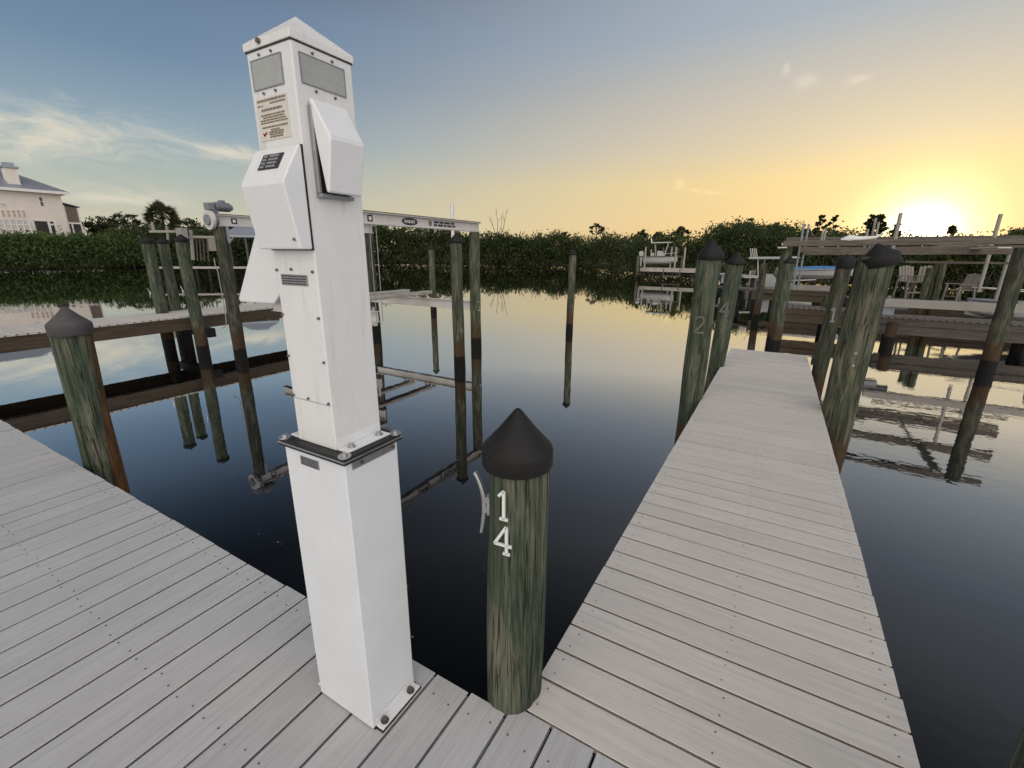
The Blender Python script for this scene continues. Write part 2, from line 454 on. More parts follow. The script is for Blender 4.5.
pl = piling(-4.03, 1.075, 1.83, .102, 'thick green piling with a rusty streak and faded grey cone cap beside the wide dock', 'pile_rusty', 'cap_grey',
            'pilings of the near docks', n=48, cone=1.0, skirt=.6, capr=1.12, lx=.04, seed=11)

p712 = piling(-.635, 4.75, 2.29, .110, 'green piling with tall dark cap at the left edge of the narrow dock', 'pile_green', 'cap_dark', 'pilings of the near docks', n=40, cone=1.15, skirt=.45, capr=1.06, lx=.012, seed=3)
a = face_az(-.62, 4.75, 6)
digit('2', p712, -.62, 4.75, 1.56, a, .11, .16, 'number_dull', .016)
p733 = piling(-.625, 6.35, 2.20, .098, 'slim piling with black cap, second along the left edge of the narrow dock', 'pile_green', 'cap_dark', 'pilings of the near docks', n=32, cone=1.15, skirt=.35, capr=1.06, lx=.05, seed=8)
digit('4', p733, -.57, 6.35, 1.54, face_az(-.57, 6.35, 0), .10, .18, 'number_dull', .02)
p870 = piling(.61, 5.0, 2.28, .134, 'stout cracked piling with tilted dark cap at the right edge of the narrow dock', 'pile_tan', 'cap_dark', 'pilings of the near docks', n=40, cone=.75, skirt=.55, capr=1.08, captilt=(R(4), R(-16), 0), lx=.032, seed=21, rough=.018)
for dz in (1.47, 1.36):
    b_ = MB(); aa = face_az(.612, 4.98, -6); nn = Vector((math.sin(aa), math.cos(aa), 0))
    b_.cyl(Vector((.655, 4.98, dz))+nn*.118, Vector((.655, 4.98, dz))+nn*.143, .013, n=10)
    b_.build('nail', 'plate', p870, origin=(.655, 4.98, dz))
p830 = piling(.60, 7.2, 2.24, .088, 'brown piling with dark cap near the far right corner of the narrow dock', 'pile_grey', 'cap_dark', 'pilings of the near docks', n=32, cone=.6, skirt=1.2, lx=.03, seed=13)
digit('1', p830, .645, 7.2, 1.46, face_az(.60, 7.2, 0), .083, .18, 'alu_dark', .022)
t_ = at(1013, 737, 1.22); t_ += Vector((t_.y, -t_.x, 0)).normalized()*.098
pnr = piling(t_.x, t_.y, 1.55, .095, 'green piling rising from the water at the lower right', 'pile_green', 'cap_grey', 'pilings of the near docks', n=48, seed=2)

# ------------------------------------------------------------------ docks
def board(mb, x0, x1, y0, y1, z1, th, along):
    """deck board with eased top edges"""
    c = .0018
    a, b = (x0, x1) if along == 'y' else (y0, y1)
    gd, zt, zb = .014, z1-.0042, z1-th+.005       # edges undercut to keep the gaps dark, like grooves for hidden clips
    prof = [(a, z1-th), (b, z1-th), (b, zb), (b-gd, zb), (b-gd, zt), (b, zt), (b, z1-c), (b-c, z1), (a+c, z1), (a, z1-c), (a, zt), (a+gd, zt), (a+gd, zb), (a, zb)]
    if along == 'y': mb.prism(prof, 'y', y0, y1)
    else: mb.prism(prof, 'x', x0, x1)

def screws(P, parent):
    P = sorted(P, key=lambda p: math.hypot(*p)+(9 if ray_behind(p) else 0)); rest = MB()
    for i_, (x, y) in enumerate(P):
        mb = rest if i_ >= 100 else MB()
        mb.cyl((x, y, DECK-.004), (x, y, DECK+.0015), .0030, n=8)
        if i_ < 100: mb.build('screw', 'screw', parent)
    rest.build('screw_heads', 'screw', parent)['kind'] = 'stuff'
def ray_behind(p): return (Vector((p[0], p[1], DECK-CAMZ))).normalized().dot(fw) < .55
MAIN_Y1 = .937
dock = empty('boat_dock', (-4, -.3, DECK), 'wide grey plank dock running along the canal below the white power pedestal', 'dock', 'grey plank docks')
mb = MB(); SP = []; g = random.Random(3)
pitch = .1427; k0 = -95
for k in range(k0, 32):
    x0 = -.416+k*pitch; x1 = x0+pitch
    y1 = .9755 if -.57 < x0 < .5 else MAIN_Y1+g.uniform(-.003, .003)
    board(mb, x0+.0050, x1-.0050, -1.7, y1, DECK+g.uniform(-.0012, .0012), .025, 'y')
    if -6 < x0 < .6:
        for yy in (MAIN_Y1-.06, .44, -.05, -.6):
            for xx in (x0+.035, x1-.035):
                SP.append((xx+g.uniform(-.006, .006), yy+g.uniform(-.012, .012)))
mb.build('deck_boards', 'deck_y', dock)
screws(SP, dock)
mb = MB()
for yy in (MAIN_Y1-.06, .44, -.05, -.6, -1.6): mb.box(-13.9, 4.0, yy-.02, yy+.02, DECK-.025-.19, DECK-.026)
mb.build('joists', 'timber', dock)

finger = empty('boat_dock', (0, 4.3, DECK), 'narrow grey plank finger dock reaching out over the water towards the sunset', 'dock', 'grey plank docks')
mb = MB(); SP = []; fp = .1346; FX0, FX1 = -.525, .534; y = .979; i = 0
while y < 7.62:
    FX1 = .551-.0118*(y-1.4)     # the pier narrows a little towards its far end
    board(mb, FX0+g.uniform(-.0015, .0015), FX1+g.uniform(-.0015, .0015), y+.0048, y+fp-.0048, DECK+.0005+g.uniform(-.0012, .0012), .025, 'x')
    if y < 4.5:
        for xx in (FX0+.045, .03, FX1-.045):
            for yy in (y+.033, y+fp-.033):
                SP.append((xx+g.uniform(-.008, .008), yy+g.uniform(-.004, .004)))
    y += fp
FY1 = y
mb.build('deck_boards', 'deck_x', finger)
screws(SP, finger)
mb = MB()
for xx in (FX0+.05, 0, FX1-.03): mb.box(xx-.02, xx+.02, .98, FY1-.03, DECK-.025-.20, DECK-.026)
mb.box(FX0+.03, FX1-.03, FY1-.03, FY1-.002, DECK-.22, DECK-.026)
for yy in (2.6, 4.65, 6.7): mb.box(FX0-.02, FX1+.02, yy-.05, yy+.05, DECK-.43, DECK-.227)
mb.build('joists', 'timber', finger)

# neighbouring finger dock on the left
ld = empty('boat_dock', (-11.9, 4.5, DECK), 'neighbouring plank dock with brown timber side on the left behind grey capped pile', 'dock', 'grey plank docks')
mb = MB(); y = .95
while y < 8.6:
    board(mb, -12.62, -11.32, y+.004, y+.138, DECK, .03, 'x'); y += .142
mb.build('deck_boards', 'deck_x', ld)
mb = MB(); mb.box(-11.40, -11.345, .95, 8.6, DECK-.30, DECK-.031); mb.box(-12.60, -12.55, .95, 8.6, DECK-.30, DECK-.031); mb.box(-12.54, -11.41, 8.54, 8.59, DECK-.30, DECK-.031)
mb.build('fascia_boards', 'timber', ld)
for yy in (5.4,):
    MB().box(-12.75, -11.1, yy-.08, yy+.08, DECK-.50, DECK-.302).build('cross_beam', 'dark_void', ld)
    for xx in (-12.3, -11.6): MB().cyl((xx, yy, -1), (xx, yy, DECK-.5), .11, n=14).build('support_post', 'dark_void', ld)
# white conduit curling over the left dock edge
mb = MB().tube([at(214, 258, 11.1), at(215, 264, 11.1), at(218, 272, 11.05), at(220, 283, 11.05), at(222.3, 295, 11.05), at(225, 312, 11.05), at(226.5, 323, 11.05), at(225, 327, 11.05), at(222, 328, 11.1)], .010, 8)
tag(mb.build('conduit_pipe', 'pvc_shaded'), 'thin white conduit pipe hooked over the edge of the left dock', 'pipe')

# pilings on the left
pk = dict(n=24, group='pilings of the left slip')
t_ = at(147.5, 243, 13.4)
q = piling(t_.x, t_.y, 2.50, .125, 'leftmost of the paired green pilings behind the left dock', 'pile_green', 'cap_dark', cone=.7, skirt=.5, **pk)
cleat(q, (t_.x-.05, t_.y-.12, 1.35), (-.5, -1, 0), .22)
t_ = at(163, 243, 13.9)
piling(t_.x, t_.y, 2.50, .115, 'right hand one of the paired pilings behind the left dock, brown at its foot', 'pile_green', 'cap_dark', cone=.7, skirt=.5, **pk)
q = piling(-10.93, 5.05, 2.52, .118, 'single green piling in front of the left dock beside the lift motor post', 'pile_green', 'cap_dark', cone=.7, skirt=.5, **pk)
cleat(q, (-11.05, 4.96, 1.45), (-.8, -.6, 0), .22)
piling(-9.91, 5.31, 2.755, .125, 'tall dark piling carrying the lift motor', 'pile_grey', None, **pk)
piling(-6.34, 9.11, 2.735, .13, 'wooden piling holding up the right end of the aluminium lift beam', 'pile_tan', None, **pk)
piling(-9.91, 9.22, 2.755, .12, 'back lift piling seen only past the pedestal beside the empty cradle', 'pile_grey', None, **pk)
piling(-6.34, 4.72, 2.735, .12, 'lift piling standing close behind the white pedestal', 'pile_grey', None, **pk)
piling(-5.43, 7.20, 2.50, .115, 'piling with small black cap standing in front of the lift beam end', 'pile_tan', 'cap_dark', cone=1.0, skirt=.4, **pk)
piling(-11.73, 13.97, 2.42, .12, 'distant slim piling with black cap seen under the lift beam', 'pile_tan', 'cap_dark', cone=1.0, skirt=.4, **pk)
piling(-5.25, 12.43, 2.27, .105, 'lone piling standing in open water before the far mangroves', 'pile_tan', 'cap_dark', cone=1.1, skirt=.4, **pk)

# ------------------------------------------------------------------ left boat lift
lift = empty('boat_lift', (-8.1, 7.2, 0), 'aluminium boat lift with motor on its beam and an empty cradle over the water', 'boat lift')
A2 = Vector((-9.91, 4.92, 2.875)); B2 = Vector((-9.91, 9.35, 2.875))
d = Vector((0, 1, 0)); fc = Vector((1, 0, 0)); BH = .20
def ibeam(x, y0, y1, z, h=BH):
    mb = MB().box(x-.006, x+.006, y0, y1, z-h/2+.008, z+h/2-.008)
    for s_ in (-1, 1): mb.box(x-.065, x+.065, y0, y1, z+s_*h/2-.008, z+s_*h/2+.008)
    return mb.build('top_beam', 'alu', lift)
ibeam(-9.91, 5.19, 9.35, 2.875)
ibeam(-6.34, 4.85, 9.30, 2.850, .19)
for bx, by0, by1 in ((-9.91, 5.19, 9.35), (-6.34, 4.85, 9.30)):
    zz = 2.975 if bx < -8 else 2.945
    MB().box(bx-.067, bx+.067, by0, by1, zz+.0095, zz+.024).build('beam_cap', 'beam_red', lift)
L = 4.4
def face(bx, y, z): return Vector((bx+.0075, y, z))
def sticker(bx, y0, y1, z0, z1, mat, nm, o_=.0):
    MB().box(bx+.0065+o_, bx+.0085+o_, y0, y1, z0, z1).build(nm, mat, lift)
for bx, y, zc_ in ((-9.91, 5.62, 2.875), (-6.34, 5.95, 2.85)):
    sticker(bx, y-.06, y+.06, zc_-.055, zc_+.055, 'ink', 'sticker'); sticker(bx, y-.03, y+.03, zc_-.03, zc_+.03, 'pvc', 'emblem', .0022)
cen = Vector((-6.34+.0085, 6.95, 2.85))
mb = MB(); mb.add([cen+Vector((0, math.cos(t_)*.22, math.sin(t_)*.07)) for t_ in np.linspace(0, 2*math.pi, 25)[:-1]], [tuple(range(24))])
mb.build('emblem', 'ink', lift)
mb = MB()
for i_ in range(7): mb.box(cen.x+.001, cen.x+.003, cen.y-.15+.043*i_, cen.y-.15+.043*i_+.028, 2.822, 2.878)
mb.build('emblem', 'alu', lift)
mb = MB(); mb.add([Vector((cen.x, 7.55, 2.85))+Vector((0, math.cos(t_)*.055, math.sin(t_)*.055)) for t_ in np.linspace(0, 2*math.pi, 17)[:-1]], [tuple(range(16))])
mb.build('emblem', 'ink_brown', lift)
mb = MB()
for row in (0, 1):
    yy = 7.66
    for wl in (.10, .17, .08, .14, .11) if row else (.16, .12, .19, .13): mb.box(cen.x-.001, cen.x+.001, yy, yy+wl, 2.858-.056*row, 2.900-.056*row); yy += wl+.03
mb.build('sticker', 'ink', lift)
# gearbox and motor
mc = Vector((-9.91, 5.17, 2.87))
mb = MB(); mb.cyl(mc-d*.05, mc+d*.01, .185, n=28); mb.build('drive_plate', 'alu', lift, bevel=.01)
mb = MB(); mb.cyl(mc-d*.05, mc-d*.085, .10, n=24); mb.cyl(mc+d*.01, mc+d*.10, .12, n=20)
mb.build('gearbox', 'alu_dark', lift, bevel=.008)
mt0 = mc+Vector((0, .20, .26))
mb = MB(); mb.cyl(mt0-d*.10, mt0+d*.20, .082, n=24); mb.cyl(mt0+d*.20, mt0+d*.25, .07, .05, n=24)
for t_ in np.linspace(-.05, .16, 8): mb.cyl(mt0+d*t_, mt0+d*(t_+.008), .089, n=24)
mb.box(-.05, .05, -.05, .05, .07, .125, 0, Matrix.Translation(mt0+d*.06))
mb.bar(mc, mt0-d*.05, .08, .12); mb.box(-.08, .08, -.08, .05, -.07, .06, 0, Matrix.Translation(mt0-d*.17))
mb.build('motor', 'alu_dark', lift, bevel=.006)
MB().box(-9.79, -9.775, 5.36, 5.42, 2.45, 2.76).build('bracket', 'steel', lift)
# cradle
zc = 1.04
for yy, xa, xb in ((9.12, -10.2, -6.22), (6.45, -10.3, -6.85)):
    mb = MB(); mb.box(xa, xb, yy-.006, yy+.006, zc-.10, zc+.10)
    for s_ in (-1, 1): mb.box(xa, xb, yy-.06, yy+.06, zc+s_*.10-.007, zc+s_*.10+.007)
    mb.build('cradle_beam', 'alu', lift)
for bx in (-7.95, -8.72):
    mb = MB(); mb.box(bx-.10, bx+.10, 6.1, 9.33, 1.235, 1.315); mb.build('bunk_board', 'timber_pale', lift, bevel=.01)
    for yy in (6.45, 9.12):
        for s_ in (-.11, .11): MB().bar((bx+s_*1.3, yy, zc+.108), (bx+s_*.7, yy, 1.233), .05, .012, 0, (1, 0, 0)).build('bunk_bracket', 'alu', lift)
mb = MB()
for x_, y_ in ((-6.34, 5.93), (-6.34, 6.08), (-6.34, 9.0), (-9.91, 6.4), (-9.91, 9.0)):
    MB().cyl((x_, y_, 2.74), (x_, y_, zc), .008, n=6).build('hoist_cable', 'plate', lift)
gp = at(453, 240, 12.6); gt = at(453, 203, 12.6)
mb = MB().cyl((gp.x, gp.y, .9), (gp.x, gp.y, gt.z), .045, n=12)
mb.build('guide_pole', 'pvc', lift)
mb = MB(); t_ = at(374, 318, 10.9)
mb.box(-.06, .06, -.04, .04, -.18, .05, 0, Matrix.Translation(t_)); mb.cyl(t_+Vector((0, 0, .05)), t_+Vector((0, 0, .25)), .03, n=10)
mb.build('limit_switch', 'alu', lift)

# ------------------------------------------------------------------ power pedestal
ped = empty('power_pedestal', (-1.008, .776, DECK), 'white metal dock power pedestal with hooded outlets and a pyramid cap', 'power pedestal')
BX0, BX1, BY0, BY1, BZ1 = -1.130, -.885, .684, .868, 1.783
UX0, UX1, UY0, UY1, UZ1 = -1.086, -.932, .700, .855, 2.728
mb = MB(); mb.box(BX0, BX1, BY0, BY1, DECK+.004, BZ1); base = mb.build('base_cabinet', 'white_cool', ped, bevel=.003)
for s_, xa, xb in ((1, BX1+.001, BX1+.030), (-1, BX0-.030, BX0-.001)):
    mb = MB(); mb.box(xa, xb, BY0+.012, BY1-.004, DECK+.004, DECK+.012)
    xi = BX1+.001 if s_ > 0 else BX0-.004
    mb.box(xi, xi+.003, BY0+.012, BY1-.004, DECK+.012, DECK+.036)
    mb.build('base_flange', 'white_clean', ped, bevel=.0015)
    xm = (xa+xb)/2+.001*s_
    for yy in (BY0+.034, BY1-.034):
        mb = MB(); mb.cyl((xm, yy, DECK+.012), (xm, yy, DECK+.0145), .0125, n=18); mb.cyl((xm, yy, DECK+.0145), (xm, yy, DECK+.024), .0085, n=6)
        mb.build('bolt', 'rust_bolt', ped)
mb = MB(); mb.box(BX0-.005, BX1+.005, BY0+.004, BY1+.004, DECK+.0012, DECK+.0038); mb.box(BX1+.005, BX1+.033, BY0+.008, BY1, DECK+.0012, DECK+.0038)
mb.build('base_gasket', 'rubber', ped)
mb = MB(); mb.box(BX0-.012, BX1+.013, BY0-.012, BY1+.012, BZ1, BZ1+.007); mb.box(BX0-.010, BX1+.011, BY0-.010, BY1+.010, BZ1+.0115, BZ1+.0185)
mb.build('mounting_plate', 'rubber', ped, bevel=.003)
mb = MB(); mb.box(BX0-.0115, BX1+.0125, BY0-.0115, BY1+.0115, BZ1+.0072, BZ1+.0113); mb.build('plate_shim', 'steel', ped)
PZ = BZ1+.0187
for xx in (BX0+.002, BX1-.001):
    for yy in (BY0+.003, BY1-.003):
        wa = MB().cyl((xx, yy, PZ), (xx, yy, PZ+.0035), .0165, n=22).build('washer', 'steel', ped, bevel=.001)
        sub(MB().cyl((xx, yy, PZ+.0035), (xx, yy, PZ+.010), .008, n=6).build('bolt', 'steel', ped), wa)
# upper body
mb = MB(); mb.box(UX0, UX1, UY0, UY1, PZ, UZ1); body = mb.build('upper_cabinet', 'white', ped, bevel=.0035)
for s_ in (1, -1):
    xa, xb = (UX1+.0005, UX1+.040) if s_ > 0 else (UX0-.040, UX0-.0005)
    mb = MB(); mb.box(xa, xb, UY0+.004, UY1-.004, PZ+.0003, PZ+.006)
    xi = UX1+.0005 if s_ > 0 else UX0-.0035
    mb.box(xi, xi+.003, UY0+.004, UY1-.004, PZ+.006, PZ+.032)
    mb.build('body_flange', 'white_clean', ped, bevel=.002)
    for yy in (UY0+.030, UY1-.030):
        xm = (xa+xb)/2+.003*s_
        mb = MB(); mb.cyl((xm, yy, PZ+.006), (xm, yy, PZ+.0085), .0115, n=16); mb.cyl((xm, yy, PZ+.0085), (xm, yy, PZ+.0155), .0072, n=6)
        mb.build('bolt', 'steel', ped)
# strip under the plate on the right face
mb = MB(); mb.box(BX1+.0005, BX1+.0035, BY0+.02, BY1-.012, BZ1-.024, BZ1-.003); mb.build('latch_strip', 'steel', ped)
for yy in (BY0+.05, BY1-.022): MB().cyl((BX1+.003, yy, BZ1-.013), (BX1+.008, yy, BZ1-.013), .0045, n=8).build('screw', 'rust_bolt', ped)
# pyramid cap
cx, cy = (UX0+UX1)/2, (UY0+UY1)/2
o_ = .004; z0 = 2.715
mb = MB()
q4 = lambda e, z: [(UX0-e, UY0-e, z), (UX1+e, UY0-e, z), (UX1+e, UY1+e, z), (UX0-e, UY1+e, z)]
mb.add(q4(o_, z0)+q4(o_, z0+.015)+[(cx, cy, z0+.080)], [(3, 2, 1, 0), (0, 1, 5, 4), (1, 2, 6, 5), (2, 3, 7, 6), (3, 0, 4, 7), (4, 5, 8), (5, 6, 8), (6, 7, 8), (7, 4, 8)])
capo = mb.build('pyramid_cap', 'white', ped, bevel=.0015)
mb = MB(); mb.cyl((cx-.02, UY0-o_-.0005, z0+.010), (cx-.02, UY0-o_-.006, z0+.011), .0055, n=8); mb.build('screw', 'rust_bolt', ped)
mb = MB(); mb.box(UX0-.0015, UX1+.0015, UY0-.0015, UY1+.0015, z0-.003, z0-.0005); mb.build('cap_gasket', 'rubber', ped)
# lamp windows (recess shadow drawn as thin dark strips, frosted lens)
def window_y(x0, x1, z0_, z1_):
    yy = UY0
    mb = MB()
    w = .002
    for a_ in ((x0-w, x1+w, z0_-w, z0_), (x0-w, x1+w, z1_, z1_+w), (x0-w, x0, z0_, z1_), (x1, x1+w, z0_, z1_)):
        mb.box(a_[0], a_[1], yy-.0026, yy-.0002, a_[2], a_[3])
    mb.build('lens_shadow_frame', 'alu_dark', ped)
    MB().box(x0, x1, yy-.0018, yy-.0004, z0_, z1_).build('lamp_lens', 'lens', ped)
    for xx in (x0+.03, x1-.03):
        for zz in (z0_-.010, z1_+.009): MB().cyl((xx, yy-.0002, zz), (xx, yy-.0035, zz), .0028, n=8).build('screw', 'screw', ped)
window_y(-1.070, -.968, 2.640, 2.694)
xx = UX1; mb = MB(); y0_, y1_, z0_, z1_ = .717, .829, 2.641, 2.694; w = .002
for a_ in ((y0_-w, y1_+w, z0_-w, z0_), (y0_-w, y1_+w, z1_, z1_+w), (y0_-w, y0_, z0_, z1_), (y1_, y1_+w, z0_, z1_)):
    mb.box(xx+.0002, xx+.0026, a_[0], a_[1], a_[2], a_[3])
mb.build('lens_shadow_frame', 'alu_dark', ped)
MB().box(xx+.0004, xx+.0018, y0_, y1_, z0_, z1_).build('lamp_lens', 'lens', ped)
for yy in (y0_+.032, y1_-.03):
    for zz in (z0_-.010, z1_+.008): MB().cyl((xx+.0002, yy, zz), (xx+.0035, yy, zz), .0028, n=8).build('screw', 'screw', ped)
# instruction sticker with rows of faded print
sx0, sx1, sz0, sz1 = -1.072, -.964, 2.538, 2.622
MB().box(sx0, sx1, UY0-.0012, UY0-.0003, sz0, sz1).build('instruction_label', 'paper', ped)
mb = MB(); g = random.Random(4)
rows = [(.0785, .006, .00, 1.0), (.0715, .0045, .45, .98), (.0690, .003, .0, .2), (.0600, .006, .12, .85), (.0500, .004, .08, .92), (.0450, .004, .14, .9), (.0400, .004, .05, .95), (.0350, .004, .05, 1.0),
        (.0260, .0045, .08, .98), (.0200, .0045, .38, .68), (.0155, .0045, .3, .82), (.0110, .0045, .3, .8), (.0060, .0045, .32, .78)]
for zr, hr, fa, fb in rows:
    xx = sx0+.004+(sx1-sx0-.008)*fa; xe = sx0+.004+(sx1-sx0-.008)*fb
    while xx < xe-.002:
        wl = min(g.uniform(.004, .013), xe-xx)
        mb.box(xx, xx+wl, UY0-.0018, UY0-.0013, sz0+zr-hr*.38, sz0+zr+hr*.38)
        xx += wl+.002
mb.build('label_print', 'ink_brown', ped)
mb = MB(); mb.bar((sx0+.014, UY0-.0016, sz0+.010), (sx0+.026, UY0-.0016, sz0+.016), .001, .004, 0); mb.bar((sx0+.012, UY0-.0016, sz0+.015), (sx0+.020, UY0-.0016, sz0+.010), .001, .003, 0)
mb.build('label_mark', 'ink_red', ped)
# front hood
HX0, HX1 = UX0-.001, UX1+.001
prof = [(UY0-.003, 2.518), (UY0-.010, 2.519), (.646, 2.446), (.643, 2.436), (.667, 2.303), (UY0-.003, 2.303)]
hood = MB().prism(prof, 'x', HX0, HX1).build('outlet_hood', 'white_clean', ped, bevel=.005, seg=3)
MB().box(HX0-.0003, HX1+.0008, UY0-.0031, UY0-.0002, 2.3005, 2.5195).build('hood_gasket', 'rubber', ped)
a_ = Vector((0, UY0-.010, 2.519)); b_ = Vector((0, .646, 2.446)); t1, t2 = a_.lerp(b_, .22), a_.lerp(b_, .68)
nv = Vector((0, -(a_.z-b_.z), (a_.y-b_.y))).normalized(); nv = nv if nv.y < 0 else -nv
mb = MB(); mb.bar(Vector((-1.003, 0, 0))+t1+nv*.0012, Vector((-1.003, 0, 0))+t2+nv*.0012, .072, .0016, 0, nv); mb.build('warning_sticker', 'ink', ped)
mb = MB()
for r_ in range(4):
    c_ = t1.lerp(t2, .15+.23*r_)+nv*.0024
    for i_, wl in enumerate((.014, .020, .012)):
        mb.box(-1.033+i_*.021, -1.033+i_*.021+wl, c_.y-.0006, c_.y+.0006, c_.z-.0022, c_.z+.0022)
mb.build('sticker_print', 'plate', ped)
MB().cyl((-.944, .666, 2.325), (-.944, .6595, 2.324), .0032, n=8).build('screw', 'screw', ped)
# right hood, hinged at the top and standing open
prof = [(UX1+.004, 2.612), (UX1+.013, 2.612), (-.872, 2.538), (-.870, 2.528), (-.890, 2.424), (-.899, 2.424), (-.912, 2.500)]
rh = MB().prism(prof, 'y', .724, .818).build('outlet_hood', 'white_clean', ped, bevel=.004, seg=3)
mb = MB()
y0_, y1_ = .722, .812
mb.box(UX1+.0003, UX1+.012, y0_, y0_+.008, 2.424, 2.600); mb.box(UX1+.0003, UX1+.012, y1_-.008, y1_, 2.424, 2.600); mb.box(UX1+.0003, UX1+.020, y0_-.001, y1_+.001, 2.415, 2.4235)
mb.build('hood_frame', 'plate', ped, bevel=.002)
MB().box(UX1+.0004, UX1+.004, y0_+.0085, y1_-.0085, 2.424, 2.598).build('outlet_panel', 'rubber', ped)
# left hood swung open behind
prof = [(UX0-.002, 2.44), (UX0-.014, 2.445), (-1.175, 2.345), (-1.300, 2.172), (-1.296, 2.162), (-1.140, 2.166), (UX0-.012, 2.20)]
MB().prism(prof, 'y', .716, .838).build('outlet_hood', 'white_clean', ped, bevel=.004, seg=3)
MB().box(UX0-.012, UX0-.0004, .722, .832, 2.19, 2.43).build('hood_frame', 'plate', ped, bevel=.002)
# data plates, access panel seam and screws
def dplate(x0, x1, y, z0_, z1_, seed):
    g = random.Random(seed)
    MB().box(x0, x1, y-.0016, y-.0003, z0_, z1_).build('data_plate', 'plate', ped)
    mb = MB(); nr = 4
    for r_ in range(nr):
        zz = z1_-(z1_-z0_)*(r_+.7)/(nr+.4); xx = x0+.004
        while xx < x1-.006:
            wl = min(g.uniform(.005, .016), x1-.004-xx); mb.box(xx, xx+wl, y-.0021, y-.0017, zz-.0016, zz+.0016); xx += wl+.0022
    mb.build('plate_print', 'ink', ped)
dplate(-1.066, -.966, UY0, 2.219, 2.245, 3)
dplate(-1.064, -.988, BY0, 1.739, 1.765, 5)
mb = MB(); mb.box(UX0+.004, UX1-.0025, UY0-.0007, UY0-.0001, 1.9235, 1.9250); mb.build('panel_seam', 'plate', ped)
for xx, zz in ((-1.079, 2.254), (-1.022, 2.257), (-.944, 2.253), (-.941, 2.145), (-.940, 2.037), (-1.019, 1.931), (-.940, 1.930), (-1.080, 2.145), (-1.079, 2.038), (-1.079, 1.931)):
    MB().cyl((xx, UY0-.0002, zz), (xx, UY0-.0045, zz), .0034, n=8).build('screw', 'screw', ped)

# ------------------------------------------------------------------ right hand docks and lift
def aty(px, py, y):
    d = ray(px, py); k = y/d.y
    return Vector((d.x*k, y, CAMZ+d.z*k))
def slab_dock(label, x0, x1, y0, y1, fascia, boards='deck_x', z=DECK, posts=True):
    r_ = empty('boat_dock', ((x0+x1)/2, (y0+y1)/2, z), label, 'dock', 'docks of the neighbouring slips')
    mb = MB(); x = x0
    while x < x1-.01:
        board(mb, x+.004, min(x+.14, x1)-.004, y0, y1, z, .03, 'y'); x += .144
    mb.build('deck_boards', boards, r_)
    mb = MB(); mb.box(x0, x1, y0+.02, y0+.06, z-.19, z-.031); mb.box(x0, x1, y0+.045, y0+.085, z-.44, z-.20)
    mb.box(x0, x1, y1-.06, y1-.02, z-.25, z-.031); mb.box(x0+.01, x0+.05, y0+.09, y1-.07, z-.28, z-.032)
    mb.build('fascia_boards', fascia, r_)
    if posts:
        x = x0+.3
        while x < x1:
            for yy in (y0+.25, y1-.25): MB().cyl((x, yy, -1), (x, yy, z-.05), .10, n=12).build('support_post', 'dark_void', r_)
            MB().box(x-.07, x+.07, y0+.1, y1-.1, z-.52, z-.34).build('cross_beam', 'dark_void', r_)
            x += 2.6
    return r_
slab_dock('low brown timber dock crossing behind the end of the narrow dock', -.15, 2.0, 16.3, 17.3, 'timber', 'timber_worn_shaded', .72)
slab_dock('grey timber dock in the right slip under the white lift cradle', 2.45, 12.5, 15.3, 16.3, 'timber_grey', 'timber_worn_shaded', .71)
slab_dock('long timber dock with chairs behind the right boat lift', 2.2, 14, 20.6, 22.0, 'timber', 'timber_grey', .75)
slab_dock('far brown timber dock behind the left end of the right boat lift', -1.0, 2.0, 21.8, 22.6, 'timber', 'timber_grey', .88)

gp_ = 'pilings of the right slip'
piling(.0, 13.45, 2.50, .125, 'bare topped piling under the left end of the right lift beam', 'pile_tan', None, gp_, n=24)
piling(.10, 12.75, 2.12, .115, 'green and brown piling with black cap at the left end of the right lift', 'pile_green', 'cap_dark', gp_, n=24, cone=1.0, skirt=.3)
piling(3.86, 12.55, 2.44, .135, 'leaning looking brown piling at the right edge under the lift beam', 'pile_grey', None, gp_, n=24)
t_ = onz(755, 322, 0)
piling(t_.x, t_.y, 1.98, .12, 'short dark piling far beyond the end of the narrow dock', 'pile_grey', None, gp_, n=20)

for px_, top, y_, r_, lab in ((893, 322, 14.9, .12, 'short dark piling carrying the left end of the grey dock in the right slip'),
                              (828, 296, 16.9, .11, 'dark piling hidden behind the brown capped piling of the narrow dock'),
                              (1012, 300, 16.6, .12, 'dark piling behind the brown piling at the right edge')):
    t_ = aty(px_, top, y_); piling(t_.x, y_, t_.z, r_, lab, 'pile_grey', None, gp_, n=16)

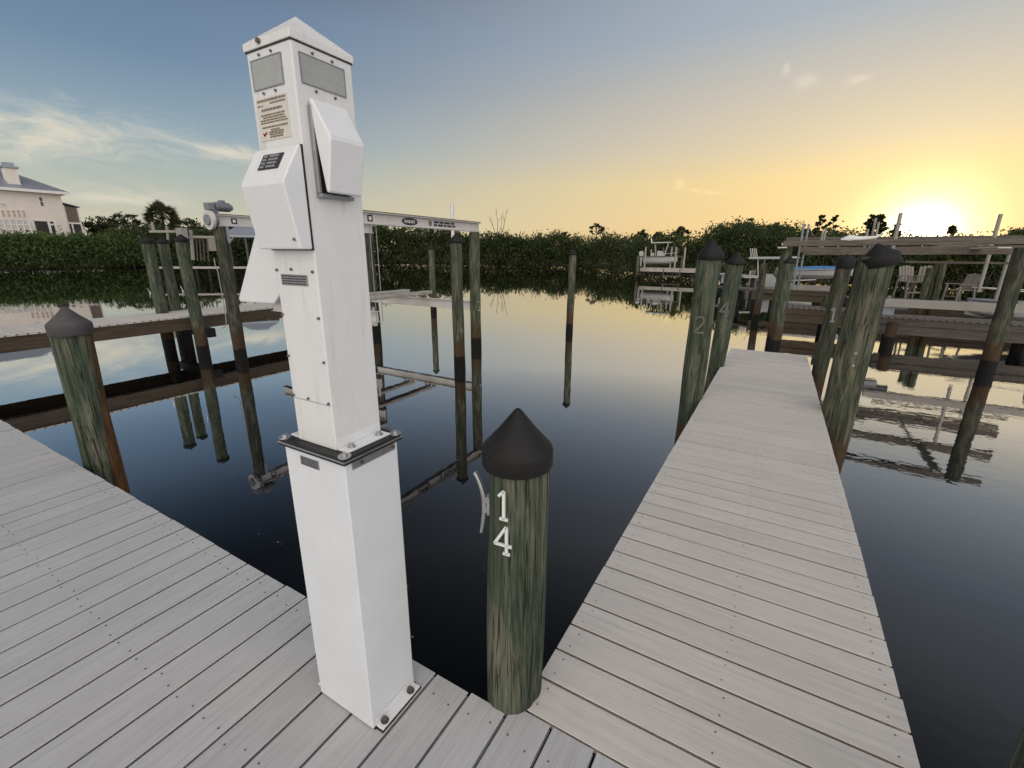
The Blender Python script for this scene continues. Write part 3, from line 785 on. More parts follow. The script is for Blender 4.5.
rl = empty('boat_lift', (1.9, 14.5, 0), 'wooden beamed boat lift spanning the right slip with white guide poles and cradle', 'boat lift')
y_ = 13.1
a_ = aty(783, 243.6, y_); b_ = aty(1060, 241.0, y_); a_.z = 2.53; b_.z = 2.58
mb = MB().bar(a_, b_, .14, .13); mb.build('top_beam', 'timber_worn_shaded', rl, bevel=.01)
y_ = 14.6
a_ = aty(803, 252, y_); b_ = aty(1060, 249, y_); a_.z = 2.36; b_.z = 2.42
mb = MB().bar(a_, b_, .12, .19); mb.build('top_beam', 'timber_worn_shaded', rl, bevel=.01)
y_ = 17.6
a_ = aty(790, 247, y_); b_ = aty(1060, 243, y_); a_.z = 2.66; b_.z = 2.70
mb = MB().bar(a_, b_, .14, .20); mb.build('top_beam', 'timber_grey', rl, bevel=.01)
for px0, py0, px1, py1, y_, w_, h_, mm in ((786, 240, 1060, 238, 18.6, .14, .16, 'timber_worn_shaded'), (800, 250, 905, 249, 16.2, .12, .16, 'timber_worn_shaded'), (905, 262, 1060, 262, 17.2, .08, .06, 'timber_grey')):
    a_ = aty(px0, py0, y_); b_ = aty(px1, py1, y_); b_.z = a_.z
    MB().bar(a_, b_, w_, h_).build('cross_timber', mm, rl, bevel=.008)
for x_ in (-.1, 3.7):
    mb = MB(); mb.box(x_-.10, x_+.10, 12.9, 14.8, 2.425, 2.455); mb.box(x_-.03, x_+.03, 13.7, 17.6, 2.50, 2.56); mb.build('bracket', 'alu', rl, bevel=.008)
# cradle beams, white
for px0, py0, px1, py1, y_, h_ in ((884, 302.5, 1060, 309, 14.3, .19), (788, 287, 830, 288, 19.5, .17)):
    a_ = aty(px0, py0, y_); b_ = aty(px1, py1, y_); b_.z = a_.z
    MB().bar(a_, b_, .16, h_).build('cradle_beam', 'pvc_shaded', rl, bevel=.008)
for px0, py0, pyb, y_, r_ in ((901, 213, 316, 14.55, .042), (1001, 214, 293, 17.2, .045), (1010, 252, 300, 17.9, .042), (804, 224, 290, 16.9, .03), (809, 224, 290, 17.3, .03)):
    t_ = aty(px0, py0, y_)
    MB().cyl((t_.x, y_, aty(px0, pyb, y_).z), (t_.x, y_, t_.z), r_, n=12).build('guide_pole', 'pvc_shaded' if r_ > .04 else 'alu_dark', rl)
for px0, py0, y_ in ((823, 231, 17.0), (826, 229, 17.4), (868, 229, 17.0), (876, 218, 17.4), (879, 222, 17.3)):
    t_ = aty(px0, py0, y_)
    MB().cyl((t_.x, y_, 2.5), (t_.x, y_, t_.z), .03, n=8).build('pole_stub', 'pvc_shaded', rl)
# winch unit on the near end of the cradle
t_ = aty(889, 308, 14.55)
mb = MB(); mb.box(-.16, .10, -.12, .12, -.16, .16, 0, Matrix.Translation(t_)); mb.cyl(t_+Vector((.10, 0, .03)), t_+Vector((.34, 0, .03)), .10, n=18); mb.cyl(t_+Vector((-.05, 0, .16)), t_+Vector((-.05, 0, .30)), .04, n=10)
mb.build('winch', 'alu_dark', rl, bevel=.01)
# blown pale canvas on the beam
t_ = aty(852, 240, 13.1); mb = MB()
mb.tube([t_+Vector((-.20, 0, -.02)), t_+Vector((-.05, 0, .03)), t_+Vector((.12, 0, .02)), t_+Vector((.40, 0, .05)), t_+Vector((.55, 0, .12))], [.05, .09, .06, .03, .015], 8)
tag(mb.build('rope_bundle', 'pvc'), 'pale coil of rope lying on top of the right lift beam', 'rope')

def tall_chair(x, y, z, rz, label, low=False):
    r_ = empty('deck_chair', (x, y, z), label, 'chair', 'chairs on the far timber dock')
    r_.rotation_euler = (0, 0, rz)
    def put(mb, nm):
        o = mb.build(nm, 'chair', None, bevel=.006); o.parent = r_; o.location = (0, 0, 0); return o
    sh = .38 if low else .62; bh = .95 if low else 1.18
    mb = MB()
    for i_ in range(5): mb.box(-.24, .24, -.22+.09*i_, -.14+.09*i_, sh, sh+.025)
    put(mb, 'seat')
    mb = MB()
    for i_ in range(5): mb.bar((-.20+.10*i_, .22, sh+.02), (-.20+.10*i_, .36, bh-.02*abs(i_-2)), .085, .02, 0, (0, -1, .2))
    put(mb, 'backrest')
    for sx in (-1, 1):
        mb = MB(); mb.bar((sx*.27, -.30, sh+.22), (sx*.27, .28, sh+.20), .09, .025); put(mb, 'armrest')
        for yy, dy in ((-.24, -.04), (.22, .10)):
            mb = MB(); mb.bar((sx*.25, yy+dy, 0), (sx*.25, yy, sh+.20), .045, .06, 0, (0, 1, 0)); put(mb, 'leg')
    mb = MB(); mb.box(-.25, .25, -.27, -.23, sh*.4, sh*.4+.05); put(mb, 'stretcher')
    return r_
for px_, py_, y_, rz, lab, low in ((906, 300, 21.1, R(25), 'pale tall deck chair, nearest the white guide pole, leftmost of the chairs', False),
                                   (921, 300, 21.4, R(-10), 'pale tall deck chair in the middle of the three on the far dock', False),
                                   (957, 300, 21.3, R(-60), 'low pale deck chair standing apart to the right on the far dock', True)):
    t_ = aty(px_, py_, y_); tall_chair(t_.x, y_, .751, rz, lab, low)
for px_, top, bot, y_, lab in ((937, 264, 300, 19.6, 'thin leaning dock post between the tall chairs and the low chair'), (944, 263, 300, 19.5, 'pale post beside the low deck chair with a white fitting on top'), (930, 268, 300, 19.4, 'brown dock post in front of the middle tall chair')):
    t_ = aty(px_, top, y_); piling(t_.x, y_, t_.z, .09, lab, 'pile_tan', None, gp_, n=14)

# ------------------------------------------------------------------ boats
def boat(name_label, P, ang, Lh, Wb, hz, ttop, scale=1.0, hullm='hull', cover=None, group=None):
    Lh /= scale; Wb /= scale; hz /= scale
    """open hull: side profile swept from stern to bow, console, T-top, outboard"""
    r_ = empty('boat', P, name_label, 'boat', group); r_.rotation_euler = (0, 0, ang); r_.scale = (scale,)*3
    def put(mb, nm, m_, bev=.0):
        o = mb.build(nm, m_, None, bevel=bev); o.parent = r_; o.location = (0, 0, 0); return o
    secs = []
    for i_ in range(11):
        t = i_/10; x = -Lh/2+Lh*t
        w = Wb/2*(1-max(0, (t-.45)/.55)**2.2*.97); sh = hz*(1+.28*t*t); kz = 0.0+.42*hz*max(0, (t-.55)/.45)**2
        secs.append([(x, -w, sh), (x, -w*.93, hz*.45+kz*.5), (x, -w*.78, hz*.22+kz), (x, 0, kz), (x, w*.78, hz*.22+kz), (x, w*.93, hz*.45+kz*.5), (x, w, sh)])
    mb = MB(); v = [p for s_ in secs for p in s_]; n = 7
    f = [(i_*n+k, i_*n+k+1, (i_+1)*n+k+1, (i_+1)*n+k) for i_ in range(10) for k in range(n-1)]
    f += [tuple(range(6, -1, -1))]
    for i_ in range(10): f.append((i_*n, (i_+1)*n, (i_+1)*n+6, i_*n+6))
    mb.add(v, f, 0, False); put(mb, 'hull', hullm)
    mb = MB()
    for s_ in (0, 6):
        mb.tube([Vector(secs[i_][s_])+Vector((0, 0, .01)) for i_ in range(11)], .035, 6)
    put(mb, 'rub_rail', 'alu_dark')
    if cover:
        mb = MB(); v = []
        for i_ in range(11):
            s_ = secs[i_]
            for k in range(7):
                tt = k/6*2-1; v.append((s_[0][0], s_[6][1]*tt*1.02, s_[0][2]+.03+.14*(1-tt*tt)*(1-.5*abs(i_-5)/5)))
        f = [(i_*7+k, i_*7+k+1, (i_+1)*7+k+1, (i_+1)*7+k) for i_ in range(10) for k in range(6)]
        mb.add(v, f, 0, True); put(mb, 'canvas_cover', cover)
        return r_
    mb = MB(); mb.prism([(-.45, hz), (.45, hz), (.40, hz+.45), (.15, hz+.75), (-.40, hz+.80)], 'y', -.42, .42); put(mb, 'console', hullm, .03)
    mb = MB(); mb.prism([(.16, hz+.76), (.40, hz+.47), (.36, hz+1.0), (.24, hz+1.15)], 'y', -.36, .36); put(mb, 'windscreen', 'glass')
    mb = MB(); mb.box(-1.15, -.75, -.45, .45, hz+.02, hz+.55); mb.box(-1.18, -1.08, -.45, .45, hz+.55, hz+.95); put(mb, 'helm_seat', hullm, .04)
    if ttop:
        mb = MB(); mb.prism([(-1.2, hz+1.62), (1.0, hz+1.66), (1.15, hz+1.72), (1.0, hz+1.80), (-1.2, hz+1.76)], 'y', -.85, .85); put(mb, 't_top', hullm, .03)
        mb = MB()
        for sy in (-.62, .62):
            for x0, x1 in ((-.55, -.75), (.35, .75)): mb.cyl((x0, sy*.7, hz), (x1, sy, hz+1.66), .03, n=8)
        put(mb, 't_top_frame', 'alu')
        mb = MB()
        for sy in (-.5, -.17, .17, .5): mb.cyl((-1.15, sy, hz+1.7), (-1.3, sy, hz+2.25), .022, n=6)
        put(mb, 'rod_holders', 'alu')
    mb = MB(); mb.prism([(-Lh/2-.60, hz+.10), (-Lh/2-.10, hz+.05), (-Lh/2-.08, hz+.55), (-Lh/2-.25, hz+.78), (-Lh/2-.62, hz+.68)], 'y', -.22, .22); mb.prism([(-Lh/2-.42, -.25), (-Lh/2-.22, -.25), (-Lh/2-.18, hz+.1), (-Lh/2-.46, hz+.1)], 'y', -.07, .07); put(mb, 'outboard_motor', 'hull', .04)
    mb = MB(); pts = [Vector(secs[i_][0])+Vector((0, .05, .35)) for i_ in range(6, 11)]+[Vector(secs[i_][6])+Vector((0, -.05, .35)) for i_ in range(10, 5, -1)]
    mb.tube(pts, .02, 6); put(mb, 'bow_rail', 'alu')
    return r_
t_ = at(660, 264.5, 46.0)
boat('white centre console boat raised on a lift at the far dock before the trees', t_, R(8), 3.0, 1.6, .62, True, .78, group='boats on lifts')
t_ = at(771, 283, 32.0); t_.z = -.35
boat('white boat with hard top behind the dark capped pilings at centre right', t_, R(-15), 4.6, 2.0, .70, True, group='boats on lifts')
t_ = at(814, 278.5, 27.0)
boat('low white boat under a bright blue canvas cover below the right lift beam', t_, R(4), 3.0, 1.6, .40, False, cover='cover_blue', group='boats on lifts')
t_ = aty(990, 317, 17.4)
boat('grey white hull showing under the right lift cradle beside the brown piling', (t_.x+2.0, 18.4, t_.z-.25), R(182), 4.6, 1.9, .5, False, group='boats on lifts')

# far dock with the raised boat
fd = empty('boat_dock', at(668, 270, 44), 'distant pale dock holding the raised white boat in front of the trees', 'dock', 'docks of the neighbouring slips')
c0 = at(640, 267, 44.6); c1 = at(703, 268, 43.4); c0.z = c1.z = .95
dd = (c1-c0).normalized(); nn = Vector((-dd.y, dd.x, 0))
MB().bar(c0+nn*.9, c1+nn*.9, 1.8, .07).build('deck_boards', 'timber_pale', fd)
MB().bar(c0-Vector((0, 0, .16)), c1-Vector((0, 0, .16)), .06, .24).build('fascia_boards', 'timber_pale', fd)
for t in np.linspace(.02, .98, 7):
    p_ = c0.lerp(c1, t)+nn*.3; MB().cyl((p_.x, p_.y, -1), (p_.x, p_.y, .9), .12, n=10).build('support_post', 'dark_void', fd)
mb = MB(); m0 = c0.lerp(c1, .42)-nn*.6
mb.bar(m0+Vector((0, 0, -.62)), m0+dd*1.4+Vector((0, 0, -.62)), 1.0, .08); mb.bar(m0+Vector((0, 0, -.62)), m0+Vector((0, 0, .0)), .08, .08); mb.bar(m0+dd*1.4+Vector((0, 0, -.62)), m0+dd*1.4+Vector((0, 0, .0)), .08, .08)
mb.build('boarding_step', 'timber_grey', fd)
fl = empty('boat_lift', at(655, 267, 44.5), 'distant lift of slim white poles around the raised boat', 'boat lift')
for px_, t0, t1, D in ((646, 247, 266, 44.2), (672, 247, 266, 45.8), (676.5, 247, 266, 44), (685.5, 247.5, 266, 44)):
    a_ = at(px_, t0, D); MB().cyl((a_.x, a_.y, .95), a_, .08, n=8).build('guide_pole', 'pvc_shaded', fl)
for px_, t0, D in ((638.5, 255.5, 44.3), (683, 256, 44.3)):
    a_ = at(px_, t0, D); MB().cyl((a_.x, a_.y, -1), a_, .14, n=8).build('corner_post', 'pile_tan', fl)
a_ = at(639, 256.5, 44.4); b_ = at(684, 256.5, 44.2)
MB().bar(a_, b_, .12, .10).build('rail_beam', 'timber_grey', fl)

# mid distance dock and small gear between the capped pilings at centre right
t0 = at(722, 272, 34); t1 = at(756, 273, 30)
md = empty('boat_dock', t0, 'grey dock strip half hidden behind the two dark capped pilings', 'dock', 'docks of the neighbouring slips')
t0.z = t1.z = 1.0
MB().bar(t0, t1, 1.3, .09).build('deck_boards', 'timber_pale', md); 
for q_ in np.linspace(.05, .95, 5):
    p_ = t0.lerp(t1, q_); MB().cyl((p_.x, p_.y, -1), (p_.x, p_.y, .95), .12, n=10).build('support_post', 'dark_void', md)
t0 = at(722, 285, 24); t1 = at(778, 285, 22); t0.z = t1.z = .78
md = empty('boat_dock', t0, 'narrow grey gangway crossing behind the pilings at the narrow dock end', 'dock', 'docks of the neighbouring slips')
MB().bar(t0, t1, .9, .08).build('deck_boards', 'timber_grey', md)
for q_ in np.linspace(.05, .95, 4):
    p_ = t0.lerp(t1, q_); MB().cyl((p_.x, p_.y, -1), (p_.x, p_.y, .74), .11, n=10).build('support_post', 'dark_void', md)

# ------------------------------------------------------------------ far left dock, lift and hut
FD = 44
fdk = empty('boat_dock', at(210, 256, FD), 'long low pale dock far off behind the left pilings', 'dock', 'docks of the neighbouring slips')
c0 = at(160, 263, FD+1); c1 = at(262, 264, FD-2); c0.z = c1.z = 1.0
MB().bar(c0, c1, 1.6, .13).build('deck_boards', 'timber_pale', fdk)
dd = (c1-c0).normalized(); nn = Vector((-dd.y, dd.x, 0))
for q_ in np.linspace(.02, .98, 9):
    for o2 in (-.6, .6):
        p_ = c0.lerp(c1, q_)+nn*o2; MB().cyl((p_.x, p_.y, -1), (p_.x, p_.y, .93), .11, n=8).build('support_post', 'dark_void', fdk)
fll = empty('boat_lift', at(200, 262, FD), 'distant white framed boat lift with slim posts on the far left dock', 'boat lift')
def fbar(a, b, w, nm='lift_post', m_='pvc_shaded'):
    MB().bar(at(*a, FD-.5), at(*b, FD-.5), w, w, 0, (0, 1, 0)).build(nm, m_, fll)
fbar((190.5, 230), (193.2, 260), .17); fbar((210.5, 237.5), (212.5, 251), .40); fbar((192.5, 236.8), (214, 237.2), .18, 'top_beam'); fbar((149, 231.5), (178, 231.5), .16, 'top_beam')
fbar((152, 222), (153.5, 231), .14); fbar((166.5, 226), (168, 240), .12)
for px_ in (196, 199.5, 203, 207):
    fbar((px_, 239), (px_+1.6, 261), .07, 'guide_pole', 'timber_grey')
tb = at(182, 234, FD-1)
mb = MB().box(-.34, .34, -.25, .25, -.42, .42, 0, Matrix.Translation(tb)); mb.build('control_box', 'pvc_shaded', fll, bevel=.03)
hut = empty('boat_house', at(248, 262, FD), 'open sided hut with pale blue roof behind the lift motor post', 'boat house')
c_ = at(247, 239, FD); hr = Matrix.Translation(c_) @ Matrix.Scale(.52, 4) @ Euler((0, 0, R(55))).to_matrix().to_4x4()
mb = MB(); mb.add([hr @ Vector(p) for p in ((-3, -3, .2), (3, -3, .2), (3, 3, .2), (-3, 3, .2), (-3, -3, .45), (3, -3, .45), (3, 3, .45), (-3, 3, .45), (-1, 0, 2.0), (1, 0, 2.0))],
    [(3, 2, 1, 0), (0, 1, 5, 4), (1, 2, 6, 5), (2, 3, 7, 6), (3, 0, 4, 7), (4, 5, 9, 8), (5, 6, 9), (6, 7, 8, 9), (7, 4, 8)]); mb.build('roof', 'roofmetal', hut)
for i_, (a_, b_) in enumerate(((-2.7, -2.7), (2.7, -2.7), (2.7, 2.7), (-2.7, 2.7), (0, -2.7))):
    p_ = hr @ Vector((a_, b_, .2)); MB().cyl((p_.x, p_.y, 1.0), p_, .08, n=8).build('post', 'timber_grey', hut)
for i_, (a0, a1) in enumerate((((-2.7, -2.7), (-1.5, -2.7)), ((2.7, -2.7), (1.4, -2.7)))):
    p_ = hr @ Vector((a0[0], a0[1], -1.2)); q_ = hr @ Vector((a1[0], a1[1], .2)); MB().bar(p_, q_, .08, .08).build('brace', 'timber_pale', hut)

# ------------------------------------------------------------------ house on the left bank
HD = 96.0
hd0 = ray(45, 236); hn = Vector((hd0.x, hd0.y, 0)).normalized()     # away from the viewer
yawh = R(12)
hn = Vector((hn.x*math.cos(yawh)-hn.y*math.sin(yawh), hn.x*math.sin(yawh)+hn.y*math.cos(yawh), 0))
hu = Vector((hn.y, -hn.x, 0))                                        # to the right along the wall
h0 = at(45, 236, HD)
def hp(px, py, v=0.0):
    d = ray(px, py); o = Vector((0, 0, CAMZ)); p0 = h0+hn*v
    k = (p0-o).dot(hn)/d.dot(hn); p = o+d*k
    return (p-h0).dot(hu), p.z
house = empty('house', (h0.x, h0.y, .4), 'two storey cream house with blue grey metal roof and chimney at the left edge', 'house')
HM = Matrix(((hu.x, hn.x, 0, h0.x), (hu.y, hn.y, 0, h0.y), (0, 0, 1, 0), (0, 0, 0, 1)))
def hbox(mb, u0, u1, v0, v1, z0, z1): return mb.box(u0, u1, v0, v1, z0, z1, 0, HM)
uR, zE = hp(60, 194); uL = uR-20; dep = 12
zG = .4
mb = MB(); hbox(mb, uL, uR, 0, dep, zG, zE); wall = mb.build('wall', 'wall', house)
# hip roof
ov = .9; zE2 = zE+.02
um = (uL+uR)/2
rp = [(uL-ov, -ov), (uR+ov, -ov), (uR+ov, dep+ov), (uL-ov, dep+ov)]
rise = 3.9
vv = [HM @ Vector((a, b, zE2)) for a, b in rp]+[HM @ Vector((a, b, zE2+.22)) for a, b in rp]+[HM @ Vector((uL+dep/2, dep/2, zE2+rise)), HM @ Vector((uR-dep/2, dep/2, zE2+rise))]
mb = MB().add(vv, [(3, 2, 1, 0), (0, 1, 5, 4), (1, 2, 6, 5), (2, 3, 7, 6), (3, 0, 4, 7), (4, 5, 9, 8), (5, 6, 9), (6, 7, 8, 9), (7, 4, 8)])
roof = mb.build('roof', 'roofmetal', house)
mb = MB(); uu = uL-ov+.3
while uu < uR+ov-.2:
    a_ = Vector((uu, -ov, zE2+.24)); tt = 1.0
    dv = min(dep/2+ov, (uR+ov-uu), uu-(uL-ov))
    b_ = Vector((uu, -ov+dv, zE2+.24+(rise-.22)*dv/(dep/2+ov)))
    mb.bar(HM @ a_, HM @ b_, .05, .06); uu += .5
sub(mb.build('roof_seam', 'roofmetal', house), roof)
mb = MB(); hbox(mb, uL-ov, uR+ov, -ov-.06, -ov-.005, zE2-.12, zE2+.24); sub(mb.build('gutter', 'wall_trim', house), roof)
u0, zt = hp(3, 165); u1, _ = hp(16, 165)
mb = MB(); hbox(mb, u0, u1, .2, 1.6, zE-.4, zt); ch = mb.build('chimney', 'wall', house)
mb = MB(); hbox(mb, u0-.2, u1+.2, 0, 1.8, zt-.25, zt-.002); hbox(mb, u0+.1, u1-.1, .4, 1.4, zt, zt+.45); sub(mb.build('chimney_cap', 'roofmetal', house), ch)
def hwindow(px0, px1, py0, py1, nm='window', m_='glass'):
    a, zt = hp(px0, py0); b, zb = hp(px1, py1)
    mb = MB(); w = .10
    hbox(mb, a-w, b+w, -.07, -.004, zt, zt+w); hbox(mb, a-w, b+w, -.07, -.004, zb-w, zb); hbox(mb, a-w, a, -.07, -.004, zb, zt); hbox(mb, b, b+w, -.07, -.004, zb, zt); hbox(mb, a, b, -.06, -.004, (zt+zb)/2-.04, (zt+zb)/2+.04)
    f_ = mb.build(nm, 'wall_trim' if m_ == 'glass' else 'wall', house)
    mb = MB(); hbox(mb, a, b, -.03, -.003, zb, zt); sub(mb.build('pane', m_, house), f_)
hwindow(38.5, 44, 197, 206)
hwindow(0, 6, 203.5, 205.5)
for q_ in (1, 6.5, 12): hwindow(q_, q_+4.3, 210.5, 217, m_='pane_tan')
for q_ in (17, 22): hwindow(q_, q_+4.0, 210.5, 217, m_='pane_tan')
# ground floor porch
a, zt = hp(34, 220); b, zb = hp(57, 237)
mb = MB(); hbox(mb, a, b, -.06, -.005, zb, zt); pd = mb.build('porch_screen', 'screen', house)
mb = MB()
for px_ in (33.7, 49.8, 56): 
    u_, _ = hp(px_, 228); hbox(mb, u_-.13, u_+.13, -.16, -.062, zb, zt)
hbox(mb, a, b, -.16, -.062, zt-.12, zt+.1); 
u_, zz = hp(52, 224.5); ub, _ = hp(59, 224.5); hbox(mb, u_-.3, ub, -.15, -.062, zz-.1, zz+.1)
sub(mb.build('porch_frame', 'wall_trim', house), pd)
# pool cage: pale frame grid standing before the wall
cage = MB(); ua, zt = hp(-25, 217.5, -3.5); ub, zb = hp(33, 237, -3.5)
for u_ in np.linspace(ua, ub, 9): hbox(cage, u_-.06, u_+.06, -3.56, -3.44, zG, zt); hbox(cage, u_-.05, u_+.05, -3.43, -.01, zt-.1, zt)
for z_ in np.linspace(zb+.3, zt-.06, 4): hbox(cage, ua, ub, -3.55, -3.45, z_-.05, z_+.05)
cg = cage.build('pool_cage', 'wall_trim', house)
mb = MB(); hbox(mb, ua, ub, -3.50, -3.49, zb+.2, zt); 
sc_m, nt_, b_n = material('pale_cage_mesh'); b_n.inputs['Base Color'].default_value = (.70, .66, .62, 1)
tr_ = nt_.n.new('ShaderNodeBsdfTransparent'); mx_ = nt_.n.new('ShaderNodeMixShader'); mx_.inputs[0].default_value = .45
nt_.l.new(tr_.outputs[0], mx_.inputs[1]); nt_.l.new(b_n.outputs[0], mx_.inputs[2]); nt_.l.new(mx_.outputs[0], nt_.n['Material Output'].inputs[0])
M['cage_mesh'] = sc_m
sub(mb.build('cage_mesh', 'cage_mesh', house), cg)
# screened lanai at the right end
u0 = uR+.05; u1, zt1 = hp(77, 208, .5); _, zt0 = hp(60, 202.5, 0)
zm = hp(66, 222.5)[1]; zb = zG
mb = MB(); mb.add([HM @ Vector(p) for p in ((u0, .5, zm), (u1, .5, zm), (u1, 5, zm), (u0, 5, zm), (u0, .5, zt0-.3), (u1, .5, zt1), (u1, 5, zt1), (u0, 5, zt0-.3))],
    [(3, 2, 1, 0), (0, 1, 5, 4), (1, 2, 6, 5), (2, 3, 7, 6), (3, 0, 4, 7), (4, 5, 6, 7)]); ln = mb.build('lanai_upper_screen', 'screen_brown', house)
mb = MB(); hbox(mb, u0, u1, .5, 5, zb, zm-.15); l2 = mb.build('lanai_lower_screen', 'screen', house)
mb = MB()
for u_ in (u0+.1, (u0*2+u1)/3, u1): hbox(mb, u_-.09, u_+.09, .35, .49, zb, zm-.01)
hbox(mb, u0, u1, .34, .49, zm-.15, zm+.08); hbox(mb, u1-.09, u1+.09, .35, .49, zm, zt1); hbox(mb, u0, u0+.18, .35, .49, zm, zt0-.3)
mb.build('lanai_frame', 'wall_trim', house)
mb = MB(); mb.bar(HM @ Vector((u0-.3, 2.7, zt0+.10)), HM @ Vector((u1+.3, 2.7, zt1+.13)), 5.2, .12); mb.build('lanai_roof', 'roofmetal', house)

# ------------------------------------------------------------------ vegetation
def leaf_cloud(P, size, name, mat, parent=None, flat=.0, origin=None):
    """many small leaf clumps: one bent blade (two triangles sharing a rib) at each point"""
    P = np.asarray(P, float); n = len(P)
    q = rng.normal(size=(n, 3)); q /= np.linalg.norm(q, axis=1)[:, None]
    t = rng.normal(size=(n, 3)); t -= q*(t*q).sum(1)[:, None]; t /= np.linalg.norm(t, axis=1)[:, None]
    w = np.cross(q, t)
    s = (size*rng.uniform(.55, 1.35, n))[:, None] if np.isscalar(size) else (size*rng.uniform(.6, 1.3, n))[:, None]
    a = P-t*s; b = P+w*s*.42+q*s*.15; c = P+t*s; d_ = P-w*s*.42+q*s*.15
    v = np.stack([a, b, c, d_], 1).reshape(-1, 3)
    if origin is not None: v = v-np.asarray(origin)
    me = bpy.data.meshes.new(name)
    me.vertices.add(4*n); me.vertices.foreach_set('co', v.ravel())
    me.loops.add(4*n); me.loops.foreach_set('vertex_index', np.arange(4*n))
    me.polygons.add(n); me.polygons.foreach_set('loop_start', np.arange(n)*4)
    me.update(calc_edges=True)
    me.materials.append(M[mat])
    o = bpy.data.objects.new(name, me); COL.objects.link(o)
    if parent is not None:
        o.parent = parent
        o.location = (Vector(origin) if origin is not None else Vector((0, 0, 0)))-parent.location
    elif origin is not None: o.location = origin
    return o

SH = [(-115, 66), (-100, 72), (-85, 78), (-74, 79), (-66, 84), (-58, 92), (-45, 98), (-30, 92), (-22, 84), (-17, 66), (-13, 54), (-8, 49), (-3, 46), (2, 46), (8, 47), (14, 48), (22, 48), (35, 50), (60, 52)]
def shore(az): return float(np.interp(az, [a for a, _ in SH], [d for _, d in SH]))
def pol(az, D, z=0.0): return Vector((D*math.sin(R(az)), D*math.cos(R(az)), z))
def az_of(px, py=250): d = ray(px, py); return math.degrees(math.atan2(d.x, d.y))

def clumps(n, cen, rad):
    """points gathered into clusters inside an ellipsoid: uneven outline, gaps between"""
    cen = np.asarray(cen); rad = np.asarray(rad)
    k = max(4, n//38)
    d = rng.normal(size=(k, 3)); d /= np.linalg.norm(d, axis=1)[:, None]
    cc = d*(rng.uniform(.35, 1.0, k)[:, None]**.5)
    pts = cc[rng.integers(0, k, n)]+rng.normal(size=(n, 3))*.15
    return cen+pts*rad

# far thicket: mangroves along the opposite bank, reads as one mass
tops = [(150, 233), (200, 233), (235, 236), (300, 231), (360, 226), (400, 229), (440, 232), (470, 236), (500, 238), (540, 238), (580, 240), (620, 240), (640, 239), (656, 240), (672, 241), (700, 238), (712, 230), (740, 226), (770, 228), (800, 232), (840, 234), (870, 238), (900, 243), (940, 245), (985, 245), (1004, 240), (1024, 236), (1080, 232)]
pts = []
for px in np.arange(120, 1075, 2.2):
    az = az_of(px); D0 = shore(az)
    ty = np.interp(px, [a for a, _ in tops], [b for _, b in tops])+rng.normal()*1.3+2.0*math.sin(px*.11)+1.2*math.sin(px*.37)
    for _ in range(2):
        D = D0+rng.uniform(.3, 5.0)
        zt = at(px, ty, D).z
        lo = .15
        nn_ = int(46*min(1, D0/60))
        # puffs of leaves up the face of the bank
        z = lo+(zt-lo)*rng.uniform(0, 1, 5)**.8
        for zc_ in z:
            c = pol(az+rng.normal()*.12, D+rng.normal()*.6, zc_)
            pts.append(np.array(c)+rng.normal(size=(nn_, 3))*np.array([.55, .55, .38])*min(1.3, D/60))
pts = np.concatenate(pts); pts = pts[pts[:, 2] > .08]
dist = np.hypot(pts[:, 0], pts[:, 1])
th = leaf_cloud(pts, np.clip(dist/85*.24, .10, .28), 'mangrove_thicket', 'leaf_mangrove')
tag(th, 'dark green mangrove thicket lining the far bank of the canal', 'mangroves', None, 'stuff')
# prop roots and stems at the water's edge of the thicket
mb = MB()
for px in np.arange(120, 1070, 4.5):
    az = az_of(px)+rng.normal()*.1; D = shore(az)+rng.uniform(.2, 2)
    p_ = pol(az, D, -.3); h_ = rng.uniform(1.2, 2.4)
    mb.cyl(p_, p_+Vector((rng.normal()*.4, rng.normal()*.4, h_)), .05, .025, n=5)
tag(mb.build('mangrove_roots', 'bark'), 'tangled dark mangrove stems standing in the water under the far thicket', 'mangroves', None, 'stuff')

# left hedge
pts = []
for px in np.arange(-45, 150, 1.1):
    az = az_of(px); D0 = shore(az)
    ty = 237.2+1.0*math.sin(px*.13)+rng.normal()*.5+(0 if px < 110 else (px-110)*.03)
    for _ in range(4):
        D = D0-.4+abs(rng.normal())*1.6; zt = at(px, ty, D0+1).z
        zc_ = .25+(zt-.25)*rng.uniform(0, 1)**.75
        c = pol(az, D-.6*math.sin(zc_/zt*3.1), zc_)
        pts.append(np.array(c)+rng.normal(size=(54, 3))*np.array([.6, .6, .35]))
pts = np.concatenate(pts); pts = pts[(pts[:, 2] > .1)]
hp0 = pol(-72, 79.5, 0)
hedge = empty('hedge', hp0, 'long clipped green hedge along the bank in front of the cream house', 'hedge')
leaf_cloud(pts, .165, 'foliage', 'leaf_hedge', hedge)
mb = MB()
for px in np.arange(-44, 150, 5):
    az = az_of(px); p_ = pol(az, shore(az)+.8, -.3); mb.cyl(p_, p_+Vector((rng.normal()*.3, rng.normal()*.3, 2.6)), .06, .03, n=5)
mb.build('stems', 'bark', hedge)

